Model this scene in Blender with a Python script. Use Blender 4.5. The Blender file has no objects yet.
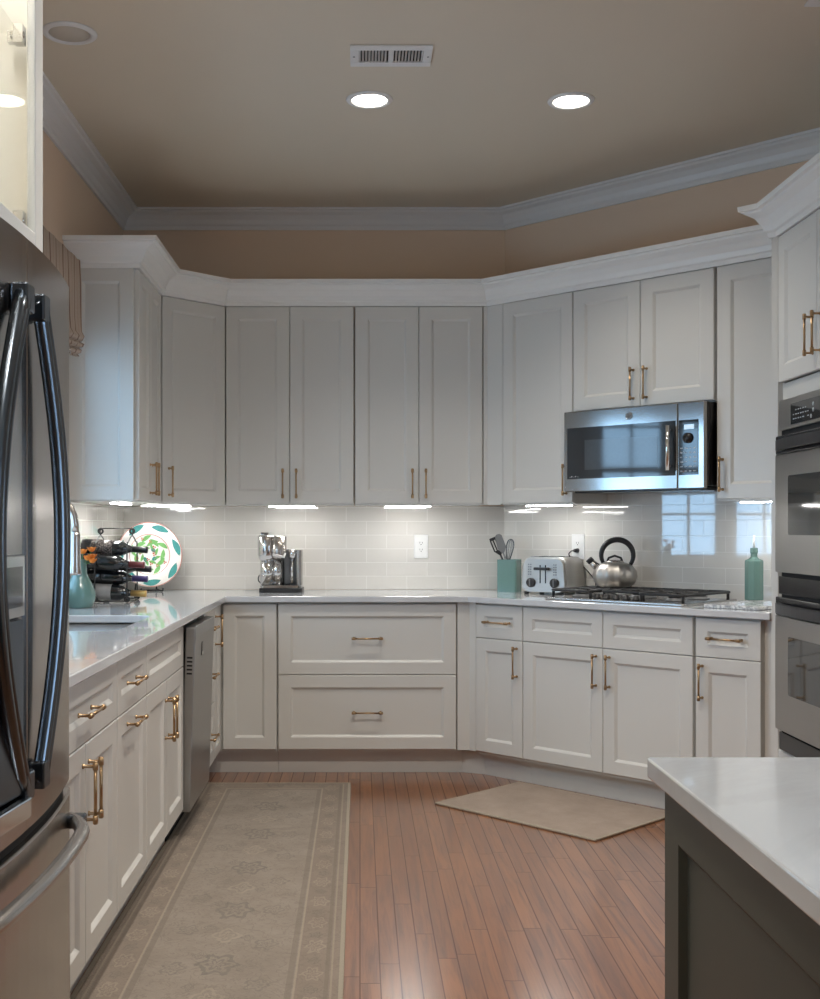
import bpy, bmesh, math, random
from mathutils import Vector, Matrix

# ------------------------------------------------------------------ camera, world, lights, exposure
SC = bpy.context.scene
COL = SC.collection
random.seed(7)
PI = math.pi
R2 = math.sqrt(0.5)
CAM_Z = 1.262

cam_data = bpy.data.cameras.new('camera')
cam_data.sensor_width = 36.0
cam_data.sensor_fit = 'AUTO'
cam_data.lens = 1150.0 / 999.0 * 36.0
cam_data.shift_x = 50.0 / 999.0
cam_data.shift_y = 28.5 / 999.0
cam_data.clip_start = 0.02
cam = bpy.data.objects.new('camera', cam_data)
COL.objects.link(cam)
cam.location = (0, 0, CAM_Z)
cam.rotation_euler = (PI / 2, 0, 0)
SC.camera = cam

W = bpy.data.worlds.new('sky')
SC.world = W
W.use_nodes = True
bgn = W.node_tree.nodes['Background']
bgn.inputs[0].default_value = (0.62, 0.80, 1.0, 1)
bgn.inputs[1].default_value = 1.6


def area(name, loc, rot, sx, sy, power, color):
    d = bpy.data.lights.new(name, 'AREA')
    d.shape = 'RECTANGLE'
    d.size, d.size_y = sx, sy
    d.energy = power
    d.color = color
    o = bpy.data.objects.new(name, d)
    COL.objects.link(o)
    o.location = loc
    o.rotation_euler = rot
    return o


# daylight coming through the sink window, plus fill from an added, unseen side window
area('daylight_sink_window', (-1.62, 4.25, 1.72), (0, -PI / 2, 0), 1.35, 1.7, 46, (0.48, 0.76, 1.0))
area('side_fill', (2.62, -0.2, 1.45), (0, PI / 2, 0), 1.9, 2.4, 105, (0.74, 0.88, 1.0))


def downlight(name, loc, power):  # spot used only for the added ceiling fill
    d = bpy.data.lights.new(name, 'SPOT')
    d.energy = power
    d.color = (1.0, 0.92, 0.82)
    d.spot_size = math.radians(125)
    d.spot_blend = 0.75
    d.shadow_soft_size = 0.075
    o = bpy.data.objects.new(name, d)
    COL.objects.link(o)
    o.location = loc
    return o


# added fill spots without fixtures, out of view, to brighten floor and rug
for lx, ly, lp_ in ((-0.42, 3.15, 108), (0.42, 3.15, 108), (-0.40, 1.3, 45)):
    downlight('ceiling_fill', (lx, ly, 3.02), lp_)

SC.view_settings.view_transform = 'Standard'
SC.view_settings.look = 'None'
SC.view_settings.gamma = 1.0
SC.view_settings.use_curve_mapping = False
SC.view_settings.exposure = 0.0
SC.cycles.use_denoising = True
SC.cycles.max_bounces = 10
SC.cycles.diffuse_bounces = 5
SC.cycles.glossy_bounces = 5
SC.cycles.sample_clamp_indirect = 6.0
SC.cycles.caustics_reflective = False
SC.cycles.caustics_refractive = False


# ------------------------------------------------------------------ materials
class NT:
    def __init__(s, name):
        s.m = bpy.data.materials.new(name)
        s.m.use_nodes = True
        s.t = s.m.node_tree
        s.b = s.t.nodes['Principled BSDF']

    def n(s, kind, **kw):
        nd = s.t.nodes.new(kind)
        for k, v in kw.items():
            if k in ('operation', 'data_type', 'blend_type', 'noise_dimensions', 'feature', 'distance', 'offset', 'offset_frequency',
                     'squash', 'interpolation_type', 'wave_type', 'bands_direction', 'clamp'):
                setattr(nd, k, v)
            else:
                s.set(nd.inputs[int(k[1:]) if k[0] == '_' else k.replace('_', ' ')], v)
        return nd

    def set(s, sock, v):
        if isinstance(v, bpy.types.NodeSocket):
            s.t.links.new(v, sock)
        else:
            sock.default_value = v

    def math(s, op, a, b=0.0, c=None):
        nd = s.t.nodes.new('ShaderNodeMath')
        nd.operation = op
        s.set(nd.inputs[0], a)
        s.set(nd.inputs[1], b)
        if c is not None:
            s.set(nd.inputs[2], c)
        return nd.outputs[0]

    def mix(s, fac, a, b, blend='MIX'):
        nd = s.t.nodes.new('ShaderNodeMix')
        nd.data_type = 'RGBA'
        nd.blend_type = blend
        s.set(nd.inputs[0], fac)
        s.set(nd.inputs[6], a)
        s.set(nd.inputs[7], b)
        return nd.outputs[2]

    def bump(s, h, strength, dist=0.01):
        nd = s.t.nodes.new('ShaderNodeBump')
        nd.inputs['Strength'].default_value = strength
        nd.inputs['Distance'].default_value = dist
        s.t.links.new(h, nd.inputs['Height'])
        s.t.links.new(nd.outputs[0], s.b.inputs['Normal'])
        return nd

    def obj(s):
        return s.t.nodes.new('ShaderNodeTexCoord').outputs['Object']

    def uv(s):
        return s.t.nodes.new('ShaderNodeTexCoord').outputs['UV']


def c4(c):
    return (c[0], c[1], c[2], 1.0)


def mat(name, color, rough=0.5, metal=0.0, var=0.06, scale=6.0, bump=0.0, bscale=200.0, coat=0.0, spec=None, stretch=None, rvar=0.0):
    """procedural material: slight noise variation of the colour, optional fine bump"""
    t = NT(name)
    co = t.obj()
    if stretch:
        mp = t.n('ShaderNodeMapping')
        t.set(mp.inputs['Vector'], co)
        mp.inputs['Scale'].default_value = stretch
        co = mp.outputs[0]
    ns = t.n('ShaderNodeTexNoise', Vector=co, Scale=scale, Detail=3.0)
    lo = tuple(max(0, x * (1 - var)) for x in color)
    hi = tuple(min(1, x * (1 + var)) for x in color)
    t.set(t.b.inputs['Base Color'], t.mix(ns.outputs[0], c4(lo), c4(hi)))
    t.b.inputs['Roughness'].default_value = rough
    if rvar:
        t.set(t.b.inputs['Roughness'], t.math('MULTIPLY_ADD', ns.outputs[0], rvar, rough - rvar / 2))
    t.b.inputs['Metallic'].default_value = metal
    if coat:
        t.b.inputs['Coat Weight'].default_value = coat
        t.b.inputs['Coat Roughness'].default_value = 0.05
    if spec is not None:
        t.b.inputs['Specular IOR Level'].default_value = spec
    if bump:
        nb = t.n('ShaderNodeTexNoise', Vector=co, Scale=bscale, Detail=2.0)
        t.bump(nb.outputs[0], bump, 0.002)
    return t.m


def emit(name, color, strength):
    t = NT(name)
    t.b.inputs['Base Color'].default_value = (0.8, 0.8, 0.8, 1)
    t.b.inputs['Emission Color'].default_value = c4(color)
    t.b.inputs['Emission Strength'].default_value = strength
    return t.m


def tile_mat():
    t = NT('glazed_subway_tile')
    uv = t.uv()
    br = t.n('ShaderNodeTexBrick', Vector=uv, Color1=(0.66, 0.64, 0.60, 1), Color2=(0.69, 0.67, 0.63, 1), Mortar=(0.75, 0.735, 0.70, 1),
             Scale=1.0, Mortar_Size=0.0022, Mortar_Smooth=0.25, Bias=0.0, Brick_Width=0.2286, Row_Height=0.0772, offset=0.5, offset_frequency=2)
    t.set(t.b.inputs['Base Color'], br.outputs[0])
    t.set(t.b.inputs['Roughness'], t.math('MULTIPLY_ADD', br.outputs[1], 0.45, 0.05))
    ns = t.n('ShaderNodeTexNoise', Vector=uv, Scale=5.0, Detail=0.0)
    h = t.math('MULTIPLY_ADD', br.outputs[1], -1.0, t.math('MULTIPLY', ns.outputs[0], 0.45))
    t.bump(h, 0.35, 0.004)
    t.b.inputs['Coat Weight'].default_value = 1.0
    t.b.inputs['Coat Roughness'].default_value = 0.02
    t.b.inputs['Coat IOR'].default_value = 1.6
    return t.m


def floor_mat():
    t = NT('oak_strip_floor')
    sp = t.n('ShaderNodeSeparateXYZ', _0=t.obj())
    x, y = sp.outputs[0], sp.outputs[1]
    wd, ln = 0.0572, 0.85
    xs = t.math('DIVIDE', x, wd)
    row = t.math('FLOOR', xs)
    w1 = t.n('ShaderNodeTexWhiteNoise', noise_dimensions='1D', W=row)
    ys = t.math('ADD', t.math('DIVIDE', y, ln), t.math('MULTIPLY', w1.outputs[0], 7.3))
    idx = t.math('FLOOR', ys)
    cv = t.n('ShaderNodeCombineXYZ', _0=row, _1=idx, _2=0.0)
    w2 = t.n('ShaderNodeTexWhiteNoise', noise_dimensions='2D', Vector=cv.outputs[0])
    # grain
    gv = t.n('ShaderNodeCombineXYZ', _0=t.math('MULTIPLY', x, 26.0), _1=t.math('MULTIPLY', y, 1.6), _2=t.math('MULTIPLY', w2.outputs[0], 30.0))
    g = t.n('ShaderNodeTexNoise', Vector=gv.outputs[0], Scale=1.6, Detail=6.0, Roughness=0.62, Distortion=0.6)
    base = t.mix(w2.outputs[0], (0.225, 0.086, 0.032, 1), (0.325, 0.134, 0.053, 1))
    col = t.mix(t.math('MINIMUM', t.math('MAXIMUM', t.math('MULTIPLY_ADD', g.outputs[0], 3.4, -1.42), 0.0), 0.85), base, (0.120, 0.042, 0.016, 1))
    fx = t.math('FRACT', xs)
    fy = t.math('FRACT', ys)
    ex = t.math('MINIMUM', fx, t.math('SUBTRACT', 1.0, fx))
    ey = t.math('MINIMUM', fy, t.math('SUBTRACT', 1.0, fy))
    gap = t.math('MINIMUM', t.math('MULTIPLY', ex, wd), t.math('MULTIPLY', ey, ln))
    gm = t.math('SUBTRACT', 1.0, t.math('SMOOTH_MIN', 1.0, t.math('DIVIDE', gap, 0.0028), 0.1))
    gmc = t.math('MAXIMUM', gm, 0.0)
    t.set(t.b.inputs['Base Color'], t.mix(t.math('MULTIPLY', gmc, 0.9), col, (0.035, 0.014, 0.008, 1)))
    t.set(t.b.inputs['Roughness'], t.math('MULTIPLY_ADD', gmc, 0.35, 0.282))
    wob = t.n('ShaderNodeTexNoise', Vector=gv.outputs[0], Scale=0.9, Detail=2.0)
    h = t.math('ADD', t.math('MULTIPLY', gmc, -0.3), t.math('ADD', t.math('MULTIPLY', wob.outputs[0], 0.5), t.math('MULTIPLY', w2.outputs[0], 0.35)))
    t.bump(h, 0.25, 0.003)
    t.b.inputs['Specular IOR Level'].default_value = 0.5
    t.b.inputs['Coat Weight'].default_value = 0.9
    t.b.inputs['Coat Roughness'].default_value = 0.17
    t.b.inputs['Coat IOR'].default_value = 1.5
    return t.m


def rug_mat(name, wx, wy, patterned):
    """UV runs 0..wx, 0..wy in metres"""
    t = NT(name)
    uv = t.uv()
    sp = t.n('ShaderNodeSeparateXYZ', _0=uv)
    x, y = sp.outputs[0], sp.outputs[1]
    big = t.n('ShaderNodeTexNoise', Vector=uv, Scale=5.0, Detail=7.0, Roughness=0.72)
    fine = t.n('ShaderNodeTexNoise', Vector=uv, Scale=160.0, Detail=2.0)
    if patterned:
        col = t.mix(big.outputs[0], (0.195, 0.165, 0.139, 1), (0.415, 0.365, 0.315, 1))
    else:
        col = t.mix(big.outputs[0], (0.245, 0.193, 0.157, 1), (0.540, 0.437, 0.362, 1))
    if patterned:
        ex = t.math('MINIMUM', x, t.math('SUBTRACT', wx, x))
        ey = t.math('MINIMUM', y, t.math('SUBTRACT', wy, y))
        e = t.math('MINIMUM', ex, ey)

        def band(center, half):
            return t.math('LESS_THAN', t.math('ABSOLUTE', t.math('SUBTRACT', e, center)), half)
        border = t.math('LESS_THAN', e, 0.135)
        col = t.mix(t.math('MULTIPLY', border, 0.45), col, (0.225, 0.175, 0.140, 1))
        wv = t.n('ShaderNodeTexNoise', Vector=uv, Scale=17.0, Detail=3.0, Distortion=1.6)
        vine = t.math('LESS_THAN', t.math('ABSOLUTE', t.math('SUBTRACT', wv.outputs[0], 0.5)), 0.020)
        col = t.mix(t.math('MULTIPLY', vine, 0.30), col, (0.165, 0.145, 0.125, 1))
        jx = t.math('MULTIPLY_ADD', wv.outputs[0], 0.030, -0.015)

        def motif(cx, period, phase, rx, ry, n, dark, fac):
            """woven flower repeated along the rug, faded unevenly"""
            nonlocal col
            dx = t.math('DIVIDE', t.math('ADD', t.math('SUBTRACT', x, cx), jx), rx)
            yy = t.math('FRACT', t.math('DIVIDE', t.math('ADD', y, phase), period))
            dy = t.math('DIVIDE', t.math('ADD', t.math('MULTIPLY', t.math('SUBTRACT', yy, 0.5), period), jx), ry)
            r = t.math('SQRT', t.math('ADD', t.math('MULTIPLY', dx, dx), t.math('MULTIPLY', dy, dy)))
            an = t.math('ARCTAN2', dy, dx)
            rr = t.math('SUBTRACT', r, t.math('MULTIPLY', t.math('COSINE', t.math('MULTIPLY', an, n)), 0.17))
            ring = t.math('LESS_THAN', t.math('ABSOLUTE', t.math('SUBTRACT', rr, 0.78)), 0.12)
            mid = t.math('LESS_THAN', t.math('ABSOLUTE', t.math('SUBTRACT', rr, 0.30)), 0.10)
            fade = t.math('MULTIPLY', t.math('MAXIMUM', ring, mid), t.math('MULTIPLY', big.outputs[0], fac * 1.5))
            col = t.mix(fade, col, (0.115, 0.115, 0.110, 1) if dark else (0.46, 0.395, 0.315, 1))
        c_ = wx / 2
        motif(c_, 0.47, 0.0, 0.062, 0.085, 6.0, True, 0.50)
        motif(c_, 0.47, 0.235, 0.045, 0.060, 4.0, False, 0.45)
        motif(c_ - 0.125, 0.31, 0.1, 0.036, 0.045, 5.0, True, 0.36)
        motif(c_ + 0.125, 0.31, 0.22, 0.036, 0.045, 5.0, True, 0.36)
        motif(c_ - 0.06, 0.235, 0.05, 0.020, 0.026, 4.0, True, 0.40)
        motif(c_ + 0.065, 0.235, 0.14, 0.020, 0.026, 4.0, True, 0.40)
        motif(0.090, 0.21, 0.0, 0.030, 0.055, 6.0, False, 0.40)
        motif(wx - 0.090, 0.21, 0.1, 0.030, 0.055, 6.0, False, 0.40)
        motif(0.090, 0.21, 0.105, 0.020, 0.026, 5.0, True, 0.42)
        motif(wx - 0.090, 0.21, 0.0, 0.020, 0.026, 5.0, True, 0.42)
        col = t.mix(t.math('MULTIPLY', band(0.135, 0.003), 0.5), col, (0.44, 0.375, 0.30, 1))
        col = t.mix(t.math('MULTIPLY', band(0.150, 0.009), 0.45), col, (0.185, 0.155, 0.13, 1))
        col = t.mix(t.math('MULTIPLY', band(0.035, 0.003), 0.45), col, (0.42, 0.36, 0.29, 1))
        col = t.mix(t.math('MULTIPLY', band(0.048, 0.006), 0.45), col, (0.185, 0.155, 0.13, 1))
        col = t.mix(t.math('MULTIPLY', t.math('LESS_THAN', e, 0.014), 0.8), col, (0.40, 0.36, 0.29, 1))
    else:
        ex = t.math('MINIMUM', x, t.math('SUBTRACT', wx, x))
        ey = t.math('MINIMUM', y, t.math('SUBTRACT', wy, y))
        e = t.math('MINIMUM', ex, ey)
        col = t.mix(t.math('MULTIPLY', t.math('LESS_THAN', e, 0.012), 0.8), col, (0.42, 0.37, 0.29, 1))
    col = t.mix(t.math('MULTIPLY', fine.outputs[0], 0.35), col, (0.16, 0.135, 0.11, 1))
    t.set(t.b.inputs['Base Color'], col)
    t.b.inputs['Roughness'].default_value = 0.95
    t.b.inputs['Specular IOR Level'].default_value = 0.1
    t.bump(fine.outputs[0], 0.5, 0.004)
    return t.m


def quartz_mat():
    t = NT('white_quartz')
    co = t.obj()
    a = t.n('ShaderNodeTexNoise', Vector=co, Scale=2.2, Detail=6.0, Roughness=0.6, Distortion=1.2)
    v = t.math('ABSOLUTE', t.math('SUBTRACT', a.outputs[0], 0.5))
    vein = t.math('MAXIMUM', t.math('SUBTRACT', 1.0, t.math('MULTIPLY', v, 16.0)), 0.0)
    col = t.mix(a.outputs[0], (0.61, 0.635, 0.665, 1), (0.67, 0.695, 0.725, 1))
    col = t.mix(t.math('MULTIPLY', vein, 0.16), col, (0.45, 0.45, 0.45, 1))
    t.set(t.b.inputs['Base Color'], col)
    t.b.inputs['Roughness'].default_value = 0.09
    t.b.inputs['Coat Weight'].default_value = 0.5
    return t.m


def marble_mat():
    t = NT('grey_marble')
    co = t.obj()
    a = t.n('ShaderNodeTexNoise', Vector=co, Scale=9.0, Detail=8.0, Roughness=0.65, Distortion=2.0)
    v = t.math('ABSOLUTE', t.math('SUBTRACT', a.outputs[0], 0.5))
    vein = t.math('MAXIMUM', t.math('SUBTRACT', 1.0, t.math('MULTIPLY', v, 11.0)), 0.0)
    t.set(t.b.inputs['Base Color'], t.mix(vein, (0.72, 0.72, 0.72, 1), (0.25, 0.26, 0.28, 1)))
    t.b.inputs['Roughness'].default_value = 0.15
    return t.m


def stripe_mat():
    t = NT('striped_linen')
    uv = t.uv()
    sp = t.n('ShaderNodeSeparateXYZ', _0=uv)
    f = t.math('FRACT', t.math('DIVIDE', sp.outputs[0], 0.098))
    s1 = t.math('LESS_THAN', f, 0.13)
    s2 = t.math('LESS_THAN', t.math('ABSOLUTE', t.math('SUBTRACT', f, 0.55)), 0.03)
    ns = t.n('ShaderNodeTexNoise', Vector=uv, Scale=90.0, Detail=2.0)
    col = t.mix(ns.outputs[0], (0.44, 0.345, 0.275, 1), (0.53, 0.425, 0.34, 1))
    col = t.mix(t.math('MULTIPLY', s1, 0.85), col, (0.17, 0.085, 0.06, 1))
    col = t.mix(t.math('MULTIPLY', s2, 0.35), col, (0.30, 0.19, 0.14, 1))
    t.set(t.b.inputs['Base Color'], col)
    t.b.inputs['Roughness'].default_value = 0.9
    t.bump(ns.outputs[0], 0.3, 0.002)
    return t.m


def glass_mat(name, tint=(0.9, 0.95, 1.0), refl=0.12, fres=0.5):
    t = NT(name)
    tr = t.n('ShaderNodeBsdfTransparent', Color=c4(tint))
    gl = t.n('ShaderNodeBsdfGlossy', Roughness=0.02)
    lw = t.n('ShaderNodeLayerWeight', Blend=0.25)
    mx = t.n('ShaderNodeMixShader', _0=t.math('MULTIPLY_ADD', lw.outputs[1], fres, refl * 0.4), _1=tr.outputs[0], _2=gl.outputs[0])
    out = t.t.nodes['Material Output']
    t.t.links.new(mx.outputs[0], out.inputs[0])
    return t.m


def speckle_mat(name, base, fleck, scale, thr):
    t = NT(name)
    v = t.n('ShaderNodeTexNoise', Vector=t.obj(), Scale=scale, Detail=1.0)
    t.set(t.b.inputs['Base Color'], t.mix(t.math('GREATER_THAN', v.outputs[0], thr), c4(base), c4(fleck)))
    t.b.inputs['Roughness'].default_value = 0.25
    return t.m


M = {}
M['paint'] = mat('cabinet_paint', (0.66, 0.655, 0.625), 0.32, var=0.012, scale=3, bump=0.03, bscale=300)
M['crown'] = mat('white_trim_paint', (0.82, 0.82, 0.80), 0.35, var=0.012, scale=3, bump=0.03, bscale=250)
M['ceiltrim'] = mat('ceiling_trim_paint', (0.76, 0.76, 0.76), 0.4, var=0.012, scale=3, bump=0.03, bscale=250)
M['wall'] = mat('tan_wall_paint', (0.78, 0.61, 0.465), 0.75, var=0.03, scale=2.5, bump=0.12, bscale=350)
M['ceil'] = mat('ceiling_paint', (0.68, 0.61, 0.50), 0.85, var=0.02, scale=2.0, bump=0.12, bscale=300)
M['tile'] = tile_mat()
M['floor'] = floor_mat()
M['quartz'] = quartz_mat()
M['marble'] = marble_mat()
M['brass'] = mat('brushed_brass', (0.44, 0.30, 0.17), 0.33, 1.0, var=0.08, scale=40)
M['steel'] = mat('brushed_stainless', (0.50, 0.475, 0.45), 0.27, 1.0, var=0.05, scale=5, stretch=(1, 1, 60), bump=0.02, bscale=60)
M['satin'] = mat('satin_stainless', (0.50, 0.485, 0.46), 0.46, 1.0, var=0.05, scale=6, stretch=(1, 1, 40))
M['mwsteel'] = mat('microwave_stainless', (0.40, 0.40, 0.395), 0.14, 1.0, var=0.04, scale=5, stretch=(60, 60, 1))
M['ovensteel'] = mat('oven_stainless', (0.44, 0.428, 0.412), 0.34, 1.0, var=0.04, scale=5, stretch=(1, 1, 60), bump=0.02, bscale=60)
M['fridge'] = mat('smooth_stainless', (0.45, 0.42, 0.395), 0.19, 1.0, var=0.04, scale=4, stretch=(1, 1, 0.1))
M['chrome'] = mat('polished_chrome', (0.68, 0.68, 0.68), 0.10, 1.0, var=0.03, scale=9)
M['gun'] = mat('dark_slate_metal', (0.12, 0.145, 0.175), 0.24, 1.0, var=0.05, scale=8)
M['dw'] = mat('grey_appliance_steel', (0.36, 0.355, 0.345), 0.3, 0.9, var=0.05, scale=3, stretch=(1, 1, 30))
M['black'] = mat('black_enamel', (0.012, 0.012, 0.014), 0.22, var=0.2, scale=20)
M['blackglass'] = mat('black_glass', (0.010, 0.011, 0.013), 0.05, var=0.1, scale=4, coat=0.6)
M['ovenglass'] = mat('oven_window_glass', (0.035, 0.037, 0.036), 0.06, var=0.1, scale=4, coat=0.4)
M['mwglass'] = mat('microwave_window_glass', (0.028, 0.036, 0.045), 0.05, var=0.1, scale=4, coat=0.5)
M['mwinner'] = mat('microwave_inner_screen', (0.060, 0.075, 0.09), 0.07, var=0.1, scale=90, coat=0.4)
M['iron'] = mat('cast_iron', (0.018, 0.018, 0.019), 0.45, var=0.25, scale=50, bump=0.25, bscale=150)
M['plastic'] = mat('black_plastic', (0.020, 0.020, 0.022), 0.38, var=0.15, scale=30)
M['grey'] = mat('grey_plastic', (0.16, 0.165, 0.17), 0.4, var=0.08, scale=20)
M['white'] = mat('white_plastic', (0.80, 0.80, 0.79), 0.3, var=0.02, scale=10)
M['teal'] = mat('teal_ceramic', (0.108, 0.202, 0.182), 0.22, var=0.06, scale=9, coat=0.3)
M['island'] = mat('olive_grey_paint', (0.040, 0.046, 0.036), 0.38, var=0.03, scale=4, bump=0.03, bscale=280)
M['stripe'] = stripe_mat()
M['glass'] = glass_mat('window_glass')
M['cabglass'] = glass_mat('cabinet_glass', (0.98, 0.98, 0.97), 0.03, 0.15)
M['inside'] = mat('cream_cabinet_interior', (0.80, 0.77, 0.70), 0.45, var=0.02, scale=3)
M['led'] = emit('led_strip', (1.0, 0.975, 0.94), 46.0)
M['infill'] = emit('cabinet_fill_glow', (1.0, 0.96, 0.90), 100.0)  # glow of the fill strip added inside the glass cabinet
M['can'] = emit('downlight_lens', (1.0, 0.93, 0.80), 11.0)
M['unlit'] = mat('unlit_lens', (0.58, 0.53, 0.46), 0.6, var=0.03, scale=8)
M['display'] = emit('blue_display', (0.30, 0.65, 0.95), 0.6)
M['legend'] = mat('pale_legend_print', (0.42, 0.45, 0.48), 0.4, var=0.05, scale=40)
M['flower'] = mat('orange_petals', (0.72, 0.22, 0.025), 0.6, var=0.25, scale=40)
M['stem'] = mat('green_stems', (0.06, 0.16, 0.05), 0.6, var=0.2, scale=30)
M['plate'] = mat('glazed_white_plate', (0.78, 0.78, 0.76), 0.15, var=0.02, scale=6)
M['pteal'] = mat('painted_teal', (0.06, 0.27, 0.26), 0.25, var=0.3, scale=60)
M['pgreen'] = mat('painted_green', (0.20, 0.47, 0.16), 0.25, var=0.3, scale=60)
M['pred'] = mat('painted_red', (0.52, 0.12, 0.07), 0.25, var=0.2, scale=60)
M['wine'] = mat('dark_bottle_glass', (0.010, 0.012, 0.014), 0.07, var=0.2, scale=10, coat=0.5)
M['wlabel'] = speckle_mat('speckled_label', (0.035, 0.03, 0.03), (0.30, 0.26, 0.24), 260.0, 0.54)
M['wlabel2'] = mat('grey_label', (0.28, 0.28, 0.28), 0.5, var=0.1, scale=40)
M['wgreen'] = mat('olive_bottle_glass', (0.16, 0.19, 0.09), 0.1, var=0.1, scale=10, coat=0.4)
M['foil_b'] = mat('black_foil', (0.025, 0.025, 0.027), 0.3, 0.3, var=0.1, scale=30)
M['foil_r'] = mat('maroon_foil', (0.16, 0.035, 0.035), 0.35, 0.3, var=0.1, scale=30)
M['foil_p'] = mat('purple_foil', (0.075, 0.05, 0.16), 0.35, 0.3, var=0.1, scale=30)
M['foil_g'] = mat('gold_foil', (0.62, 0.40, 0.14), 0.3, 0.8, var=0.1, scale=30)
M['sinksteel'] = mat('sink_steel', (0.70, 0.70, 0.70), 0.35, 1.0, var=0.05, scale=20)
M['mesh'] = mat('dark_void', (0.01, 0.01, 0.01), 0.8, var=0.1, scale=10)


# ------------------------------------------------------------------ mesh helpers
class MB:
    """collects shapes, then links them as ONE mesh object"""

    def __init__(s):
        s.v, s.f, s.mi, s.sm, s.uvs = [], [], [], [], {}
        s.cur = 0

    def add(s, vs, fs, smooth=False):
        b = len(s.v)
        s.v += [tuple(p) for p in vs]
        for f in fs:
            s.f.append(tuple(b + i for i in f))
            s.mi.append(s.cur)
            s.sm.append(smooth)
        return s

    def box(s, x0, x1, y0, y1, z0, z1):
        vs = [(x, y, z) for z in (z0, z1) for y in (y0, y1) for x in (x0, x1)]
        return s.add(vs, [(0, 2, 3, 1), (4, 5, 7, 6), (0, 1, 5, 4), (2, 6, 7, 3), (0, 4, 6, 2), (1, 3, 7, 5)])

    def prism(s, poly, z0, z1, smooth=False):
        """poly: counter-clockwise outline in (x, y)"""
        n = len(poly)
        vs = [(p[0], p[1], z0) for p in poly] + [(p[0], p[1], z1) for p in poly]
        s.add(vs, [tuple(range(n - 1, -1, -1)), tuple(range(n, 2 * n))])
        b = len(s.v) - 2 * n
        for i in range(n):
            j = (i + 1) % n
            s.f.append((b + i, b + j, b + n + j, b + n + i))
            s.mi.append(s.cur)
            s.sm.append(smooth)
        return s

    def prism_axis(s, poly, a0, a1, axis):
        """extrude outline along x ('x': poly is (y,z)) or along y ('y': poly is (x,z))"""
        n = len(poly)
        if axis == 'x':
            vs = [(a0, p[0], p[1]) for p in poly] + [(a1, p[0], p[1]) for p in poly]
        else:
            vs = [(p[0], a0, p[1]) for p in poly] + [(p[0], a1, p[1]) for p in poly]
        fs = [tuple(range(n - 1, -1, -1)), tuple(range(n, 2 * n))] + [(i, (i + 1) % n, n + (i + 1) % n, n + i) for i in range(n)]
        return s.add(vs, fs)

    def lathe(s, prof, c=(0, 0, 0), axis='z', seg=28, smooth=True, sx=1.0, sy=1.0, lobes=0, lobe=0.0):
        """prof: list of (radius, height)"""
        vs, fs = [], []
        n = len(prof)
        for k in range(seg):
            a = 2 * PI * k / seg
            for r, h in prof:
                rr = r * (1 + (lobe * math.cos(lobes * a) if lobes else 0))
                p, q = rr * math.cos(a) * sx, rr * math.sin(a) * sy
                if axis == 'z':
                    vs.append((c[0] + p, c[1] + q, c[2] + h))
                elif axis == 'y':
                    vs.append((c[0] + p, c[1] + h, c[2] + q))
                else:
                    vs.append((c[0] + h, c[1] + p, c[2] + q))
        for k in range(seg):
            k2 = (k + 1) % seg
            for i in range(n - 1):
                fs.append((k * n + i, k2 * n + i, k2 * n + i + 1, k * n + i + 1))
        fs.append(tuple(k * n for k in range(seg - 1, -1, -1)))
        fs.append(tuple(k * n + n - 1 for k in range(seg)))
        return s.add(vs, fs, smooth)

    def cyl(s, p0, p1, r, seg=16, r1=None, smooth=True):
        return s.tube([p0, p1], r, seg, smooth=smooth, radii=None if r1 is None else [r, r1])

    def tube(s, pts, r, seg=10, smooth=True, radii=None, closed=False, flat=1.0):
        pts = [Vector(p) for p in pts]
        n = len(pts)
        vs, fs = [], []
        prev = None
        for i, p in enumerate(pts):
            if closed:
                d = pts[(i + 1) % n] - pts[i - 1]
            elif i == 0:
                d = pts[1] - p
            elif i == n - 1:
                d = p - pts[i - 1]
            else:
                d = (pts[i + 1] - p).normalized() + (p - pts[i - 1]).normalized()
            d.normalize()
            if prev is None:
                up = Vector((0, 0, 1)) if abs(d.z) < 0.9 else Vector((1, 0, 0))
                u = d.cross(up).normalized()
            else:
                u = (prev - d * prev.dot(d)).normalized()
            prev = u
            w = d.cross(u)
            rr = radii[i] if radii else r
            for k in range(seg):
                a = 2 * PI * k / seg
                vs.append(p + u * (rr * math.cos(a)) + w * (rr * flat * math.sin(a)))
        for i in range(n if closed else n - 1):
            j = (i + 1) % n
            for k in range(seg):
                k2 = (k + 1) % seg
                fs.append((i * seg + k, i * seg + k2, j * seg + k2, j * seg + k))
        if not closed:
            fs.append(tuple(range(seg - 1, -1, -1)))
            fs.append(tuple((n - 1) * seg + k for k in range(seg)))
        return s.add(vs, fs, smooth)

    def sweep(s, path, prof):
        """sweep an open profile [(outward, z)] along a polyline of (x, y); outward = right-hand side of travel; mitred"""
        n, m = len(path), len(prof)
        vs, fs = [], []
        for i, p in enumerate(path):
            ds = []
            if i > 0:
                ds.append((Vector(path[i]) - Vector(path[i - 1])).normalized())
            if i < n - 1:
                ds.append((Vector(path[i + 1]) - Vector(path[i])).normalized())
            ns = [Vector((d.y, -d.x)) for d in ds]
            if len(ns) == 2:
                b = (ns[0] + ns[1]).normalized()
                b = b / b.dot(ns[0])
            else:
                b = ns[0]
            for o, z in prof:
                vs.append((p[0] + b.x * o, p[1] + b.y * o, z))
        for i in range(n - 1):
            for k in range(m):
                k2 = (k + 1) % m
                fs.append((i * m + k, (i + 1) * m + k, (i + 1) * m + k2, i * m + k2))
        fs.append(tuple(range(m)))
        fs.append(tuple((n - 1) * m + k for k in range(m - 1, -1, -1)))
        return s.add(vs, fs)

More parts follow.
